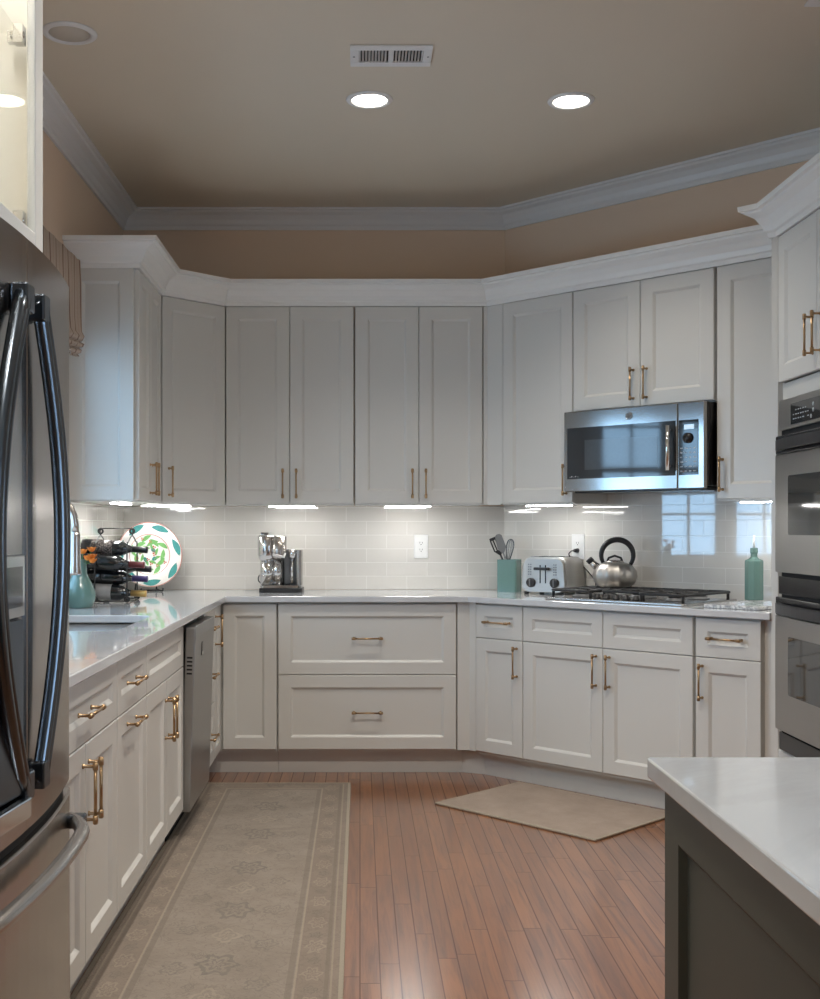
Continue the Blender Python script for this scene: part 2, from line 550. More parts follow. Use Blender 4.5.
    def sphere(s, c, r, seg=16, ring=10, sx=1, sy=1, sz=1):
        prof = []
        for i in range(ring + 1):
            a = -PI / 2 + PI * i / ring
            prof.append((max(1e-4, r * math.cos(a)), r * sz * math.sin(a)))
        return s.lathe(prof, c, 'z', seg, True, sx, sy)

    def build(s, name, material, parent=None, bevel=0.0, seg=2, uv=None, xf=None):
        me = bpy.data.meshes.new(name)
        vs = s.v if xf is None else [tuple(xf @ Vector(p)) for p in s.v]
        me.from_pydata(vs, [], s.f)
        mats = material if isinstance(material, (list, tuple)) else [material]
        for mm in mats:
            me.materials.append(M[mm] if isinstance(mm, str) else mm)
        me.polygons.foreach_set('material_index', s.mi)
        me.polygons.foreach_set('use_smooth', s.sm)
        bm = bmesh.new()
        bm.from_mesh(me)
        bmesh.ops.recalc_face_normals(bm, faces=bm.faces)
        bm.to_mesh(me)
        bm.free()
        if uv:
            l = me.uv_layers.new(name='UVMap')
            for lp in me.loops:
                l.data[lp.index].uv = uv(me.vertices[lp.vertex_index].co)
        me.update()
        o = bpy.data.objects.new(name, me)
        COL.objects.link(o)
        if parent:
            o.parent = parent
        if bevel:
            bv = o.modifiers.new('bevel', 'BEVEL')
            bv.width = bevel
            bv.segments = seg
            bv.limit_method = 'ANGLE'
            bv.angle_limit = math.radians(40)
            bv.harden_normals = False
        return o


def thing(name, label, cat, loc=(0, 0, 0), rz=0.0, group=None):
    o = bpy.data.objects.new(name, None)
    o.empty_display_size = 0.1
    COL.objects.link(o)
    o.location = loc
    o.rotation_euler = (0, 0, rz)
    return tag(o, label, cat, group)


def tag(o, label, cat, group=None):
    o['label'] = label
    o['category'] = cat
    if group:
        o['group'] = group
    return o


def struct(o):
    o['kind'] = 'structure'
    return o


def copy_tree(o, parent=None):
    c = o.copy()
    COL.objects.link(c)
    if parent:
        c.parent = parent
    for ch in list(o.children):
        copy_tree(ch, c)
    return c


def rrect(x0, x1, y0, y1, r, n=6):
    pts = []
    for cx, cy, a0 in ((x1 - r, y0 + r, -PI / 2), (x1 - r, y1 - r, 0), (x0 + r, y1 - r, PI / 2), (x0 + r, y0 + r, PI)):
        for i in range(n + 1):
            a = a0 + PI / 2 * i / n
            pts.append((cx + r * math.cos(a), cy + r * math.sin(a)))
    return pts


# ------------------------------------------------------------------ the room
XL, YB, XR, ZC = -1.34, 6.50, 2.33, 3.05      # left wall, back wall, right wall, ceiling
DW = 0.819                                    # the diagonal wall leaves the back wall here
YD = DW + YB - XR                             # ... and meets the right wall here
YF = -2.8                                     # wall behind the camera

fl = MB()
fl.box(XL - 0.15, XR + 0.15, YF - 0.15, YB + 0.15, -0.06, 0.0)
struct(fl.build('floor', 'floor'))
ce = MB()
ce.box(XL - 0.15, XR + 0.15, YF - 0.15, YB + 0.15, ZC, ZC + 0.06)
struct(ce.build('ceiling', 'ceil'))

WY0, WY1, WZ0, WZ1 = 3.40, 5.10, 0.985, 2.36     # the sink window opening
wl = MB()
wl.box(XL - 0.12, XL, YF, WY0, 0, ZC)
wl.box(XL - 0.12, XL, WY1, YB + 0.12, 0, ZC)
wl.box(XL - 0.12, XL, WY0, WY1, 0, WZ0)
wl.box(XL - 0.12, XL, WY0, WY1, WZ1, ZC)
struct(wl.build('wall_left', 'wall'))
wb = MB()
wb.box(XL, DW, YB, YB + 0.12, 0, ZC)
struct(wb.build('wall_back', 'wall'))
wd = MB()
wd.prism([(DW, YB), (XR, YD), (XR + 0.12, YD + 0.05), (DW + 0.05, YB + 0.12)], 0, ZC)
struct(wd.build('wall_diagonal', 'wall'))
SW0, SW1, SZ0, SZ1 = -1.45, 1.05, 0.45, 2.40      # opening of the added side window, out of view
wr = MB()
wr.box(XR, XR + 0.12, YF, SW0, 0, ZC)
wr.box(XR, XR + 0.12, SW1, YD, 0, ZC)
wr.box(XR, XR + 0.12, SW0, SW1, 0, SZ0)
wr.box(XR, XR + 0.12, SW0, SW1, SZ1, ZC)
struct(wr.build('wall_right', 'wall'))
wf = MB()
wf.box(XL, XR, YF - 0.12, YF, 0, ZC)
struct(wf.build('wall_front', 'wall'))


def window(name, w, h, mull, cols, rows, parent_loc, rz):
    """built in a local frame: x along the wall, y = 0 at the inside wall face (+y outwards), z from the sill"""
    root = bpy.data.objects.new(name, None)
    COL.objects.link(root)
    root.location = parent_loc
    root.rotation_euler = (0, 0, rz)
    struct(root)
    f = MB()
    cw = 0.07
    f.box(-cw, 0, -0.015, 0.0, -cw, h + cw)
    f.box(w, w + cw, -0.015, 0.0, -cw, h + cw)
    f.box(0, w, -0.015, 0.0, h, h + cw)
    f.build('casing', 'crown', root, 0.003)
    s = MB()
    s.box(-cw - 0.02, w + cw + 0.02, -0.035, 0.0, -0.03, 0.0)
    s.build('sill', 'crown', root, 0.004)
    j = MB()
    t = 0.03
    j.box(0, t, 0.0, 0.11, 0, h)
    j.box(w - t, w, 0.0, 0.11, 0, h)
    j.box(t, w - t, 0.0, 0.11, h - t, h)
    j.box(t, w - t, 0.0, 0.11, 0, t)
    for m in mull:
        j.box(m - 0.035, m + 0.035, 0.0, 0.11, t, h - t)
    j.build('frame', 'crown', root, 0.002)
    edges = [t] + [e for m in mull for e in (m - 0.035, m + 0.035)] + [w - t]
    for k in range(0, len(edges), 2):
        a, b = edges[k], edges[k + 1]
        q = MB()
        r = 0.045
        q.box(a, a + r, 0.04, 0.075, t, h - t)
        q.box(b - r, b, 0.04, 0.075, t, h - t)
        q.box(a + r, b - r, 0.04, 0.075, t, t + r)
        q.box(a + r, b - r, 0.04, 0.075, h - t - r, h - t)
        q.box(a + r, b - r, 0.035, 0.08, h * 0.5 - 0.02, h * 0.5 + 0.02)
        for c in range(1, cols):
            x = a + r + (b - a - 2 * r) * c / cols
            q.box(x - 0.009, x + 0.009, 0.045, 0.07, t + r, h - t - r)
        for c in range(1, rows):
            z = t + r + (h - 2 * t - 2 * r) * c / rows
            if abs(z - h * 0.5) > 0.05:
                q.box(a + r, b - r, 0.045, 0.07, z - 0.009, z + 0.009)
        sash = q.build('sash', 'crown', root)
        g = MB()
        g.box(a + r - 0.005, b - r + 0.005, 0.055, 0.059, t + r - 0.005, h - t - r + 0.005)
        g.build('pane', 'glass', sash)
    return root


window('window_1', WY1 - WY0, WZ1 - WZ0, [0.56, 1.14], 2, 4, (XL, WY0, WZ0), PI / 2)
window('added_window', SW1 - SW0, SZ1 - SZ0, [0.83, 1.67], 2, 4, (XR, SW1, SZ0), -PI / 2)  # unseen window, added where its daylight fills the room

# crown moulding where walls and ceiling meet
cz = ZC
prof_ceil = [(0.0, cz - 0.105), (0.012, cz - 0.105), (0.014, cz - 0.085), (0.022, cz - 0.078), (0.032, cz - 0.055), (0.052, cz - 0.033),
             (0.078, cz - 0.022), (0.084, cz - 0.014), (0.098, cz - 0.012), (0.10, cz - 0.001), (0.0, cz - 0.001)]
tr = MB()
tr.sweep([(XL, YF), (XL, YB), (DW, YB), (XR, YD), (XR, YF)], prof_ceil)
struct(tr.build('trim_1', 'ceiltrim'))

# glazed tile between worktop and wall cabinets
CT = 0.914
TT = 0.008


def tile_wall(label, panels):
    """vertical tiled panels (p0, p1, z0, z1, u0), room side to the right of travel"""
    bs = MB()
    for p0, p1, z0, z1, u0 in panels:
        d = (Vector(p1) - Vector(p0)).normalized()
        n = Vector((d.y, -d.x)) * TT
        e = Vector((d.y, -d.x)) * 0.0006
        b = len(bs.v)
        bs.prism([(p0[0] + e.x, p0[1] + e.y), (p0[0] + n.x, p0[1] + n.y), (p1[0] + n.x, p1[1] + n.y), (p1[0] + e.x, p1[1] + e.y)], z0, z1)
        for i in range(b, len(bs.v)):
            q = Vector(bs.v[i][:2]) - Vector(p0)
            bs.uvs[i] = (u0 + q.dot(d), bs.v[i][2] - CT)
    o = bs.build('tile_backsplash', 'tile')
    l_ = o.data.uv_layers.new(name='UVMap')
    for lp in o.data.loops:
        l_.data[lp.index].uv = bs.uvs[lp.vertex_index]
    return tag(o, label, 'backsplash')


TZ = 1.385
tile_wall('glossy cream subway tiles on the window wall behind sink and wine rack', [((XL, WY1 + 0.10), (XL, YB - TT - 0.001), CT + 0.001, TZ, 0.05), ((XL, 2.60), (XL, WY1 + 0.099), CT + 0.001, WZ0 - 0.035, 0.11)])
tile_wall('glossy cream subway tiles on the back wall behind the coffee machine', [((XL + 0.001, YB), (DW - 0.004, YB), CT + 0.001, TZ, 0.11)])
tile_wall('glossy cream subway tiles on the diagonal wall behind the cooktop', [((DW, YB), (XR - 0.002, YD + 0.002), CT + 0.001, 1.50, 0.03)])

# ------------------------------------------------------------------ cabinet kit
# local frame of a cabinet: x = left to right seen from its front, y = 0 at the carcass front (+y into the cabinet), z = height above floor
ROT_BACK, ROT_DIAG, ROT_LEFT, ROT_RIGHT, ROT_CORNER = 0.0, -PI / 4, PI / 2, -PI / 2, PI / 4
DT = 0.020          # door thickness

_hm = {}


def handle(parent, x, z, vertical, length=0.152, y=-DT):
    key = (vertical, length)
    h = length / 2
    if key not in _hm:
        b = MB()
        for sgn in (-1, 1):
            def P(a, yy):
                return (0, yy, a * sgn) if vertical else (a * sgn, yy, 0)
            b.lathe([(0.0068, 0.0), (0.0068, -0.003), (0.0042, -0.005), (0.0042, -0.029)], P(h - 0.008, 0), 'y', 12)
            b.cyl(P(h - 0.018, -0.033), P(h + 0.002, -0.033), 0.0070, 14)
            b.cyl(P(h + 0.002, -0.033), P(h + 0.004, -0.033), 0.0054, 14)
        b.cyl((0, -0.033, -h + 0.01) if vertical else (-h + 0.01, -0.033, 0), (0, -0.033, h - 0.01) if vertical else (h - 0.01, -0.033, 0), 0.0045, 14)
        o = b.build('handle', 'brass', parent)
        _hm[key] = o.data
    else:
        o = bpy.data.objects.new('handle', _hm[key])
        COL.objects.link(o)
        o.parent = parent
    o.location = (x, y, z)
    return o


def shaker(parent, name, x0, x1, z0, z1, fw=0.060, hd=None, mt='paint', y=0.0, g=0.0016):
    """five-piece door or drawer front with a sloped inner edge; hd = (x, z, vertical)"""
    x0 += g
    x1 -= g
    z0 += g
    z1 -= g
    b = MB()
    yf, yp = y - DT, y - DT + 0.010
    fw = min(fw, (x1 - x0) * 0.3, (z1 - z0) * 0.33)
    e = 0.0025
    rings = [(0, y - 0.0008), (0, yf + e), (e, yf), (fw, yf), (fw + 0.004, yf + 0.003), (fw + 0.012, yp), (fw + 0.013, yp)]
    vs = []
    for o, yy in rings:
        vs += [(x0 + o, yy, z0 + o), (x1 - o, yy, z0 + o), (x1 - o, yy, z1 - o), (x0 + o, yy, z1 - o)]
    fs = []
    n = len(rings)
    for i in range(n - 1):
        for k in range(4):
            k2 = (k + 1) % 4
            fs.append((i * 4 + k, i * 4 + k2, i * 4 + 4 + k2, i * 4 + 4 + k))
    fs.append((3, 2, 1, 0))
    fs.append((4 * n - 4, 4 * n - 3, 4 * n - 2, 4 * n - 1))
    b.add(vs, fs)
    o = b.build(name, mt, parent)
    if hd:
        handle(o, hd[0], hd[1], hd[2], y=yf)
    return o


TK = 0.115       # toe kick height
DTOP, DGAP, DBOT = 0.876, 0.706, 0.130


def base_carcass(root, w, depth=0.606, x0=0.0):
    b = MB()
    b.box(x0 + 0.0008, x0 + w - 0.0008, 0.0, depth, TK, 0.883)
    o = b.build('carcass', 'paint', root)
    k = MB()
    k.box(x0, x0 + w, 0.055, 0.075, 0.0, TK - 0.0005)
    k.build('toe_kick', 'paint', root)
    return o


XF = XL + 0.611           # carcass front of the left run  (-0.729)
YBF = YB - 0.61           # carcass front of the back run  (5.89)


def diag_pt(s, d=0.0):
    """point on the door face line of the diagonal base run: s along it, d towards the wall"""
    return (0.558 + R2 * (s + d), 5.87 + R2 * (-s + d))


# --- left run of base cabinets, from the refrigerator to the corner
c = thing('base_cabinet', 'white base cabinet beside the refrigerator with one wide drawer above two doors', 'cabinet', (XF, 2.585, 0), ROT_LEFT, 'base cabinets')
w = 3.356 - 2.585
base_carcass(c, w)
shaker(c, 'drawer', 0, w, DGAP, DTOP, hd=(w / 2 - 0.01, 0.79, False))
shaker(c, 'door', 0, w / 2, DBOT, DGAP, hd=(w / 2 - 0.032, 0.585, True))
shaker(c, 'door', w / 2, w, DBOT, DGAP, hd=(w / 2 + 0.032, 0.585, True))

c = thing('base_cabinet', 'narrow white base cabinet with a level pull on its drawer and on its door', 'cabinet', (XF, 3.358, 0), ROT_LEFT, 'base cabinets')
w = 0.46
base_carcass(c, w)
shaker(c, 'drawer', 0, w, DGAP, DTOP, hd=(w / 2 - 0.02, 0.79, False))
shaker(c, 'door', 0, w, DBOT, DGAP, hd=(w / 2 - 0.02, 0.665, False))

c = thing('sink_cabinet', 'white sink base cabinet beside the dishwasher with blank top front and two doors', 'cabinet', (XF, 3.82, 0), ROT_LEFT, 'base cabinets')
w = 0.798
b = MB()
b.box(0.0008, w - 0.0008, 0, 0.02, TK, 0.883)
b.box(0.0008, 0.018, 0.02, 0.606, TK, 0.883)
b.box(w - 0.018, w - 0.0008, 0.02, 0.606, TK, 0.883)
b.box(0.018, w - 0.018, 0.02, 0.606, TK, TK + 0.018)
b.box(0.018, w - 0.018, 0.59, 0.606, TK + 0.018, 0.883)
b.build('carcass', 'paint', c)
b = MB()
b.box(0, w, 0.055, 0.075, 0, TK - 0.0005)
b.build('toe_kick', 'paint', c)
shaker(c, 'false_drawer_front', 0, w, DGAP, DTOP)
shaker(c, 'door', 0, w / 2, DBOT, DGAP, hd=(w / 2 - 0.034, 0.565, True))
shaker(c, 'door', w / 2, w, DBOT, DGAP, hd=(w / 2 + 0.034, 0.565, True))

c = thing('drawer_cabinet', 'slim white three drawer base cabinet beyond the dishwasher', 'cabinet', (XF, 5.238, 0), ROT_LEFT, 'base cabinets')
w = 0.362
base_carcass(c, w)
shaker(c, 'drawer', 0, w, DGAP, DTOP, hd=(w / 2, 0.79, False))
shaker(c, 'drawer', 0, w, 0.42, DGAP, hd=(w / 2, 0.565, False))
shaker(c, 'drawer', 0, w, DBOT, 0.42, hd=(w / 2, 0.275, False))

# corner cabinet with a folding door across the inner corner
c = thing('corner_base_cabinet', 'white corner base cabinet with folding door below the coffee machine', 'cabinet', (0, 0, 0), 0, 'base cabinets')
b = MB()
b.prism([(XL + 0.004, 5.602), (XF, 5.602), (XF, YBF), (-0.424, YBF), (-0.424, YB - 0.004), (XL + 0.004, YB - 0.004)], TK, 0.883)
b.build('carcass', 'paint', c)
b = MB()
b.prism([(XF - 0.075, 5.60), (XF - 0.055, 5.60), (XF - 0.055, YBF + 0.055), (-0.424, YBF + 0.055), (-0.424, YBF + 0.075), (XF - 0.075, YBF + 0.075)], 0, TK - 0.0005)
b.build('toe_kick', 'paint', c)
d = shaker(c, 'door', 0, 5.862 - 5.602, DBOT, DTOP, fw=0.05, hd=(0.035, 0.760, True))
d.location = (XF, 5.602, 0)
d.rotation_euler = (0, 0, ROT_LEFT)
d = shaker(c, 'door', -0.702, -0.426, DBOT, DTOP, fw=0.06)
d.location = (0, YBF, 0)

# --- back run
c = thing('drawer_cabinet', 'wide white cabinet of two deep drawers below the back worktop', 'cabinet', (-0.422, YBF, 0), ROT_BACK, 'base cabinets')
w = 0.918
base_carcass(c, w)
shaker(c, 'drawer', 0.004, w - 0.004, 0.512, DTOP, hd=(w / 2, 0.70, False), fw=0.062)
shaker(c, 'drawer', 0.004, w - 0.004, DBOT, 0.512, hd=(w / 2, 0.322, False), fw=0.062)

# --- diagonal run; its carcass front lies 20 mm behind the door face line
def diag_cab(name, label, s0, s1):
    p = diag_pt(s0, DT)
    return thing(name, label, 'cabinet', (p[0], p[1], 0), ROT_DIAG, 'base cabinets'), s1 - s0


# filler closing the wide corner between the back and the diagonal run belongs to the first diagonal cabinet
c, w = diag_cab('base_cabinet', 'slim white base cabinet below the toaster with one drawer and one door', 0.041, 0.336)
base_carcass(c, w)
shaker(c, 'drawer', 0, w, DGAP, DTOP, hd=(w / 2, 0.79, False))
shaker(c, 'door', 0, w, DBOT, DGAP, hd=(w - 0.035, 0.60, True))
fm = c.matrix_basis.copy()
fm = Matrix.Translation(c.location) @ Matrix.Rotation(ROT_DIAG, 4, 'Z')
inv = fm.inverted()
b = MB()
q = diag_pt(0.0405, 0.002)
q2 = diag_pt(0.0405, 0.03)
b.prism([(0.4975, 5.872), (0.559, 5.872), (q[0], q[1]), (q2[0], q2[1]), (0.575, 5.92), (0.4975, 5.92)], 0.128, 0.883)
b.build('corner_filler', 'paint', c, xf=inv)
b = MB()
q = diag_pt(0.041, 0.075)
q2 = diag_pt(0.041, 0.095)
b.prism([(0.496, 5.945), (0.527, 5.945), (q[0], q[1]), (q2[0], q2[1]), (0.54, 5.965), (0.496, 5.965)], 0, TK - 0.0005)
b.build('toe_kick', 'paint', c, xf=inv)

c, w = diag_cab('base_cabinet', 'white double door base cabinet below the gas cooktop with two blank drawer fronts', 0.337, 1.252)
base_carcass(c, w, depth=0.595)
shaker(c, 'false_drawer_front', 0, w / 2, DGAP, DTOP)
shaker(c, 'false_drawer_front', w / 2, w, DGAP, DTOP)
shaker(c, 'door', 0, w / 2, DBOT, DGAP, hd=(w / 2 - 0.036, 0.60, True))
shaker(c, 'door', w / 2, w, DBOT, DGAP, hd=(w / 2 + 0.036, 0.60, True))

c, w = diag_cab('base_cabinet', 'slim white base cabinet below the marble board beside the ovens', 1.254, 1.562)
base_carcass(c, w, depth=0.55)
shaker(c, 'drawer', 0.008, w, DGAP, DTOP, hd=(w / 2, 0.79, False))
shaker(c, 'door', 0.008, w, DBOT, DGAP, hd=(0.042, 0.60, True))
b = MB()
b.box(w, w + 0.034, 0.01, 0.03, 0.0, 0.883)
b.build('end_filler', 'paint', c)

# --- worktop
def loops_slab(name, outer, holes, z0, z1, material):
    bm = bmesh.new()
    for z in (z1, z0):
        es = []
        for lp in [outer] + holes:
            vs = [bm.verts.new((p[0], p[1], z)) for p in lp]
            for i in range(len(vs)):
                es.append(bm.edges.new((vs[i], vs[(i + 1) % len(vs)])))
        bmesh.ops.triangle_fill(bm, edges=es, use_beauty=True, use_dissolve=False)
    bm.verts.ensure_lookup_table()
    n = sum(len(l) for l in [outer] + holes)
    k = 0
    for lp in [outer] + holes:
        m = len(lp)
        for i in range(m):
            j = (i + 1) % m
            bm.faces.new((bm.verts[k + i], bm.verts[k + j], bm.verts[n + k + j], bm.verts[n + k + i]))
        k += m
    bmesh.ops.recalc_face_normals(bm, faces=bm.faces)
    me = bpy.data.meshes.new(name)
    bm.to_mesh(me)
    bm.free()
    me.materials.append(M[material])
    o = bpy.data.objects.new(name, me)
    COL.objects.link(o)
    return o


XC, YC = -0.682, 5.843                    # worktop front edges
dl = 6.39                                  # x + y of the diagonal front edge
sink_r = (-1.215, -0.825, 3.88, 4.58)
outer = [(XL + 0.0005, 2.575), (XC, 2.575), (XC, YC), (dl - YC, YC), (1.678, dl - 1.678), (1.686, 4.7205), (XR - 0.001, 4.7205), (XR - 0.001, YD),
         (DW, YB - 0.0005), (XL + 0.0005, YB - 0.0005)]
wt = loops_slab('worktop', outer, [list(reversed(rrect(*sink_r, 0.07, 6)))], CT - 0.03, CT, 'quartz')
bv = wt.modifiers.new('bevel', 'BEVEL')
bv.width, bv.segments, bv.limit_method, bv.angle_limit = 0.003, 2, 'ANGLE', math.radians(50)
tag(wt, 'polished white quartz worktop running round the wall cabinets from sink to cooktop', 'worktop')

# --- undermount sink
sk = thing('kitchen_sink', 'stainless steel undermount sink set in the left worktop', 'sink', ((sink_r[0] + sink_r[1]) / 2, (sink_r[2] + sink_r[3]) / 2, 0))
b = MB()
hw, hl = (sink_r[1] - sink_r[0]) / 2 + 0.006, (sink_r[3] - sink_r[2]) / 2 + 0.006


def ring(o, z, r):
    return [(p[0], p[1], z) for p in rrect(-hw + o, hw - o, -hl + o, hl - o, max(0.02, r - o))]


rings = [ring(-0.015, CT - 0.0315, 0.08), ring(0.0, CT - 0.0315, 0.076), ring(0.004, CT - 0.20, 0.076), ring(0.03, CT - 0.215, 0.076), ring(0.12, CT - 0.22, 0.14)]
m = len(rings[0])
vs = [p for r_ in rings for p in r_]
fs = [(i * m + k, i * m + (k + 1) % m, (i + 1) * m + (k + 1) % m, (i + 1) * m + k) for i in range(len(rings) - 1) for k in range(m)]
fs.append(tuple((len(rings) - 1) * m + k for k in range(m)))
b.add(vs, fs, True)
b.build('basin', 'sinksteel', sk)
b = MB()
b.lathe([(0.045, 0.0), (0.045, 0.003), (0.03, 0.004), (0.028, 0.001)], (0, 0, CT - 0.2195), 'z', 20)
b.build('drain', 'chrome', sk)

# --- faucet
fc = thing('kitchen_faucet', 'tall gooseneck faucet with pull-down spray head behind the sink', 'faucet', (-1.275, 4.06, CT))
b = MB()
b.lathe([(0.028, 0.0), (0.028, 0.006), (0.02, 0.012), (0.018, 0.10), (0.014, 0.11)], (0, 0, 0), 'z', 18)
b.build('base', 'chrome', fc)
b = MB()
pts = [(0, 0, 0.10), (0, 0, 0.36)]
for i in range(1, 13):
    a = PI - PI * i / 12
    pts.append((0.135 + 0.135 * math.cos(a), 0, 0.36 + 0.12 * math.sin(a)))
pts.append((0.271, 0, 0.33))
b.tube(pts, 0.0125, 14)
b.build('spout', 'steel', fc)
b = MB()
b.lathe([(0.0135, 0.335), (0.0165, 0.32), (0.0175, 0.22), (0.0205, 0.19), (0.0195, 0.182)], (0.271, 0, 0), 'z', 16)
b.build('spray_head', 'steel', fc)
b = MB()
b.tube([(0, -0.017, 0.07), (0, -0.04, 0.085), (0.0, -0.085, 0.12)], 0.006, 10)
b.build('lever', 'gun', fc)

# ------------------------------------------------------------------ wall cabinets
UB, UT, DB, DTP = 1.386, 2.47, 1.392, 2.452
UG = 'wall cabinets'


def upper_carcass(root, w, depth, z0=UB, z1=UT):
    b = MB()
    b.box(0.0008, w - 0.0008, 0, depth, z0, z1)
    return b.build('carcass', 'paint', root)


XU = XL + 0.305       # carcass front of the left wall cabinet
YU = YB - 0.305
# left wall cabinet with a panelled end facing the camera
c = thing('wall_cabinet', 'white wall cabinet on the window wall with panelled end facing the room', 'cabinet', (XU, 5.287, 0), ROT_LEFT, UG)
w = 5.885 - 5.287
upper_carcass(c, w, 0.303)
shaker(c, 'door', 0, w / 2, DB, DTP, hd=(w / 2 - 0.032, 1.50, True), fw=0.055)
shaker(c, 'door', w / 2, w - 0.006, DB, DTP, hd=(w / 2 + 0.032, 1.50, True), fw=0.055)
e = shaker(c, 'end_panel', -0.302, 0.0, UB + 0.002, DTP + 0.005, fw=0.062)
e.rotation_euler = (0, 0, -PI / 2)

# diagonal corner wall cabinet
c = thing('corner_wall_cabinet', 'white diagonal corner wall cabinet with single door above the wine rack', 'cabinet', (XU, 5.887, 0), 0, UG)
xw = -0.727
b = MB()
b.prism([(XL + 0.004 - XU, 0.0), (0.0, 0.0), (xw - XU, YU - 5.887), (xw - XU, YB - 0.004 - 5.887), (XL + 0.004 - XU, YB - 0.004 - 5.887)], UB, UT)
b.build('carcass', 'paint', c)
L = math.hypot(xw - XU, YU - 5.887)
d = shaker(c, 'door', 0.012, L - 0.012, DB, DTP, hd=(0.055, 1.50, True), fw=0.062, g=0.002)
d.rotation_euler = (0, 0, math.atan2(YU - 5.887, xw - XU))

# back wall cabinets
for x0, x1, lab in ((-0.724, -0.031, 'white double door wall cabinet above the coffee machine'), (-0.029, 0.662, 'white double door wall cabinet above the back wall outlet')):
    c = thing('wall_cabinet', lab, 'cabinet', (x0, YU, 0), ROT_BACK, UG)
    w = x1 - x0
    upper_carcass(c, w, 0.303)
    shaker(c, 'door', 0.003, w / 2, DB, DTP, hd=(w / 2 - 0.036, 1.50, True), fw=0.066)
    shaker(c, 'door', w / 2, w - 0.003, DB, DTP, hd=(w / 2 + 0.036, 1.50, True), fw=0.066)


def du(s, d=0.0):
    """door face line of the diagonal wall cabinets"""
    return (0.684 + R2 * (s + d), 6.175 + R2 * (-s + d))


def diag_upper(label, s0, s1):
    p = du(s0, DT)
    return thing('wall_cabinet', label, 'cabinet', (p[0], p[1], 0), ROT_DIAG, UG), s1 - s0


c, w = diag_upper('white single door wall cabinet above the toaster', 0.088, 0.544)
upper_carcass(c, w, 0.298)
shaker(c, 'door', 0.0155, w, DB, DTP, hd=(w - 0.036, 1.505, True), fw=0.066, g=0.0008)
b = MB()
b.box(-0.008, 0.0155, -DT, -0.0005, DB, DTP)
b.build('filler_stile', 'paint', c)
inv = (Matrix.Translation(c.location) @ Matrix.Rotation(ROT_DIAG, 4, 'Z')).inverted()
b = MB()
q, q2 = du(0.087, 0.004), du(0.087, 0.05)
b.prism([(0.6635, 6.179), (0.685, 6.179), (q[0], q[1]), (q2[0], q2[1]), (0.70, 6.25), (0.6635, 6.25)], UB, UT)
b.build('corner_filler', 'paint', c, xf=inv)

c, w = diag_upper('short white double door wall cabinet above the microwave', 0.546, 1.318)
upper_carcass(c, w, 0.298, 1.842, UT)
shaker(c, 'door', 0.002, w / 2, 1.846, DTP, hd=(w / 2 - 0.036, 1.955, True), fw=0.066)
shaker(c, 'door', w / 2, w - 0.002, 1.846, DTP, hd=(w / 2 + 0.036, 1.955, True), fw=0.066)

c, w = diag_upper('tall white single door wall cabinet between microwave and ovens', 1.322, 1.70)
upper_carcass(c, w, 0.29)
shaker(c, 'door', 0.006, w, DB, DTP, hd=(0.036, 1.505, True), fw=0.066)

# crown moulding on the wall cabinets and on the oven cabinet
prof_cab = [(0.0, 2.452), (0.010, 2.452), (0.012, 2.472), (0.022, 2.478), (0.030, 2.500), (0.050, 2.530), (0.078, 2.548), (0.082, 2.556),
            (0.098, 2.558), (0.100, 2.578), (0.0, 2.578), (-0.03, 2.575), (-0.03, 2.458)]
e_ = du(1.70)
tr = MB()
tr.sweep([(XL + 0.002, 5.267), (-1.015, 5.267), (-1.015, 5.883), (-0.725, 6.175), (0.684, 6.175), e_], prof_cab)
struct(tr.build('trim_2', 'crown'))

# ------------------------------------------------------------------ oven tower
XO, YO = 1.708, 4.700
tw = thing('oven_cabinet', 'tall white cabinet housing the double oven at the right', 'cabinet', (XO + DT, YO, 0), ROT_RIGHT)
W_O = 0.80
b = MB()
dep = XR - XO - DT - 0.003
b.box(0.0, 0.016, 0.0, dep, 0.0, 2.47)
b.box(W_O - 0.016, W_O, 0.0, dep, 0.0, 2.47)
b.box(0.016, W_O - 0.016, 0.0, dep, 2.45, 2.47)
b.box(0.016, W_O - 0.016, 0.0, dep, 1.785, 1.85)
b.box(0.016, W_O - 0.016, 0.0, dep, 0.345, 0.362)
b.box(0.016, W_O - 0.016, dep - 0.012, dep, 0.0, 2.45)
b.box(0.016, W_O - 0.016, 0.06, 0.08, 0.0, 0.12)
b.build('carcass', 'paint', tw)
b = MB()
b.prism([(-0.019, -0.039), (0.0, -0.020), (0.0, 0.02), (-0.019, 0.02)], 0.0, 2.455)
b.build('corner_filler', 'paint', tw)
shaker(tw, 'door', 0.002, W_O / 2, 1.853, DTP, hd=(W_O / 2 - 0.036, 1.99, True), fw=0.066)
shaker(tw, 'door', W_O / 2, W_O - 0.002, 1.853, DTP, hd=(W_O / 2 + 0.036, 1.99, True), fw=0.066)
shaker(tw, 'drawer', 0.002, W_O - 0.002, 0.13, 0.362, hd=(W_O / 2, 0.25, False), fw=0.06)
tr = MB()
tr.sweep([(1.689 + 0.16, 4.719 + 0.16), (1.689, 4.719), (XO, YO), (XO, YO - W_O)], prof_cab)
struct(tr.build('trim_3', 'crown'))

ov = thing('double_oven', 'stainless double wall oven with black handles and dark windows', 'oven', (XO, YO, 0), ROT_RIGHT)
OW0, OW1 = 0.050, W_O - 0.050
b = MB()
b.box(OW0 + 0.003, OW1 - 0.003, 0.022, dep - 0.02, 0.366, 1.774)
b.build('body', 'black', ov)
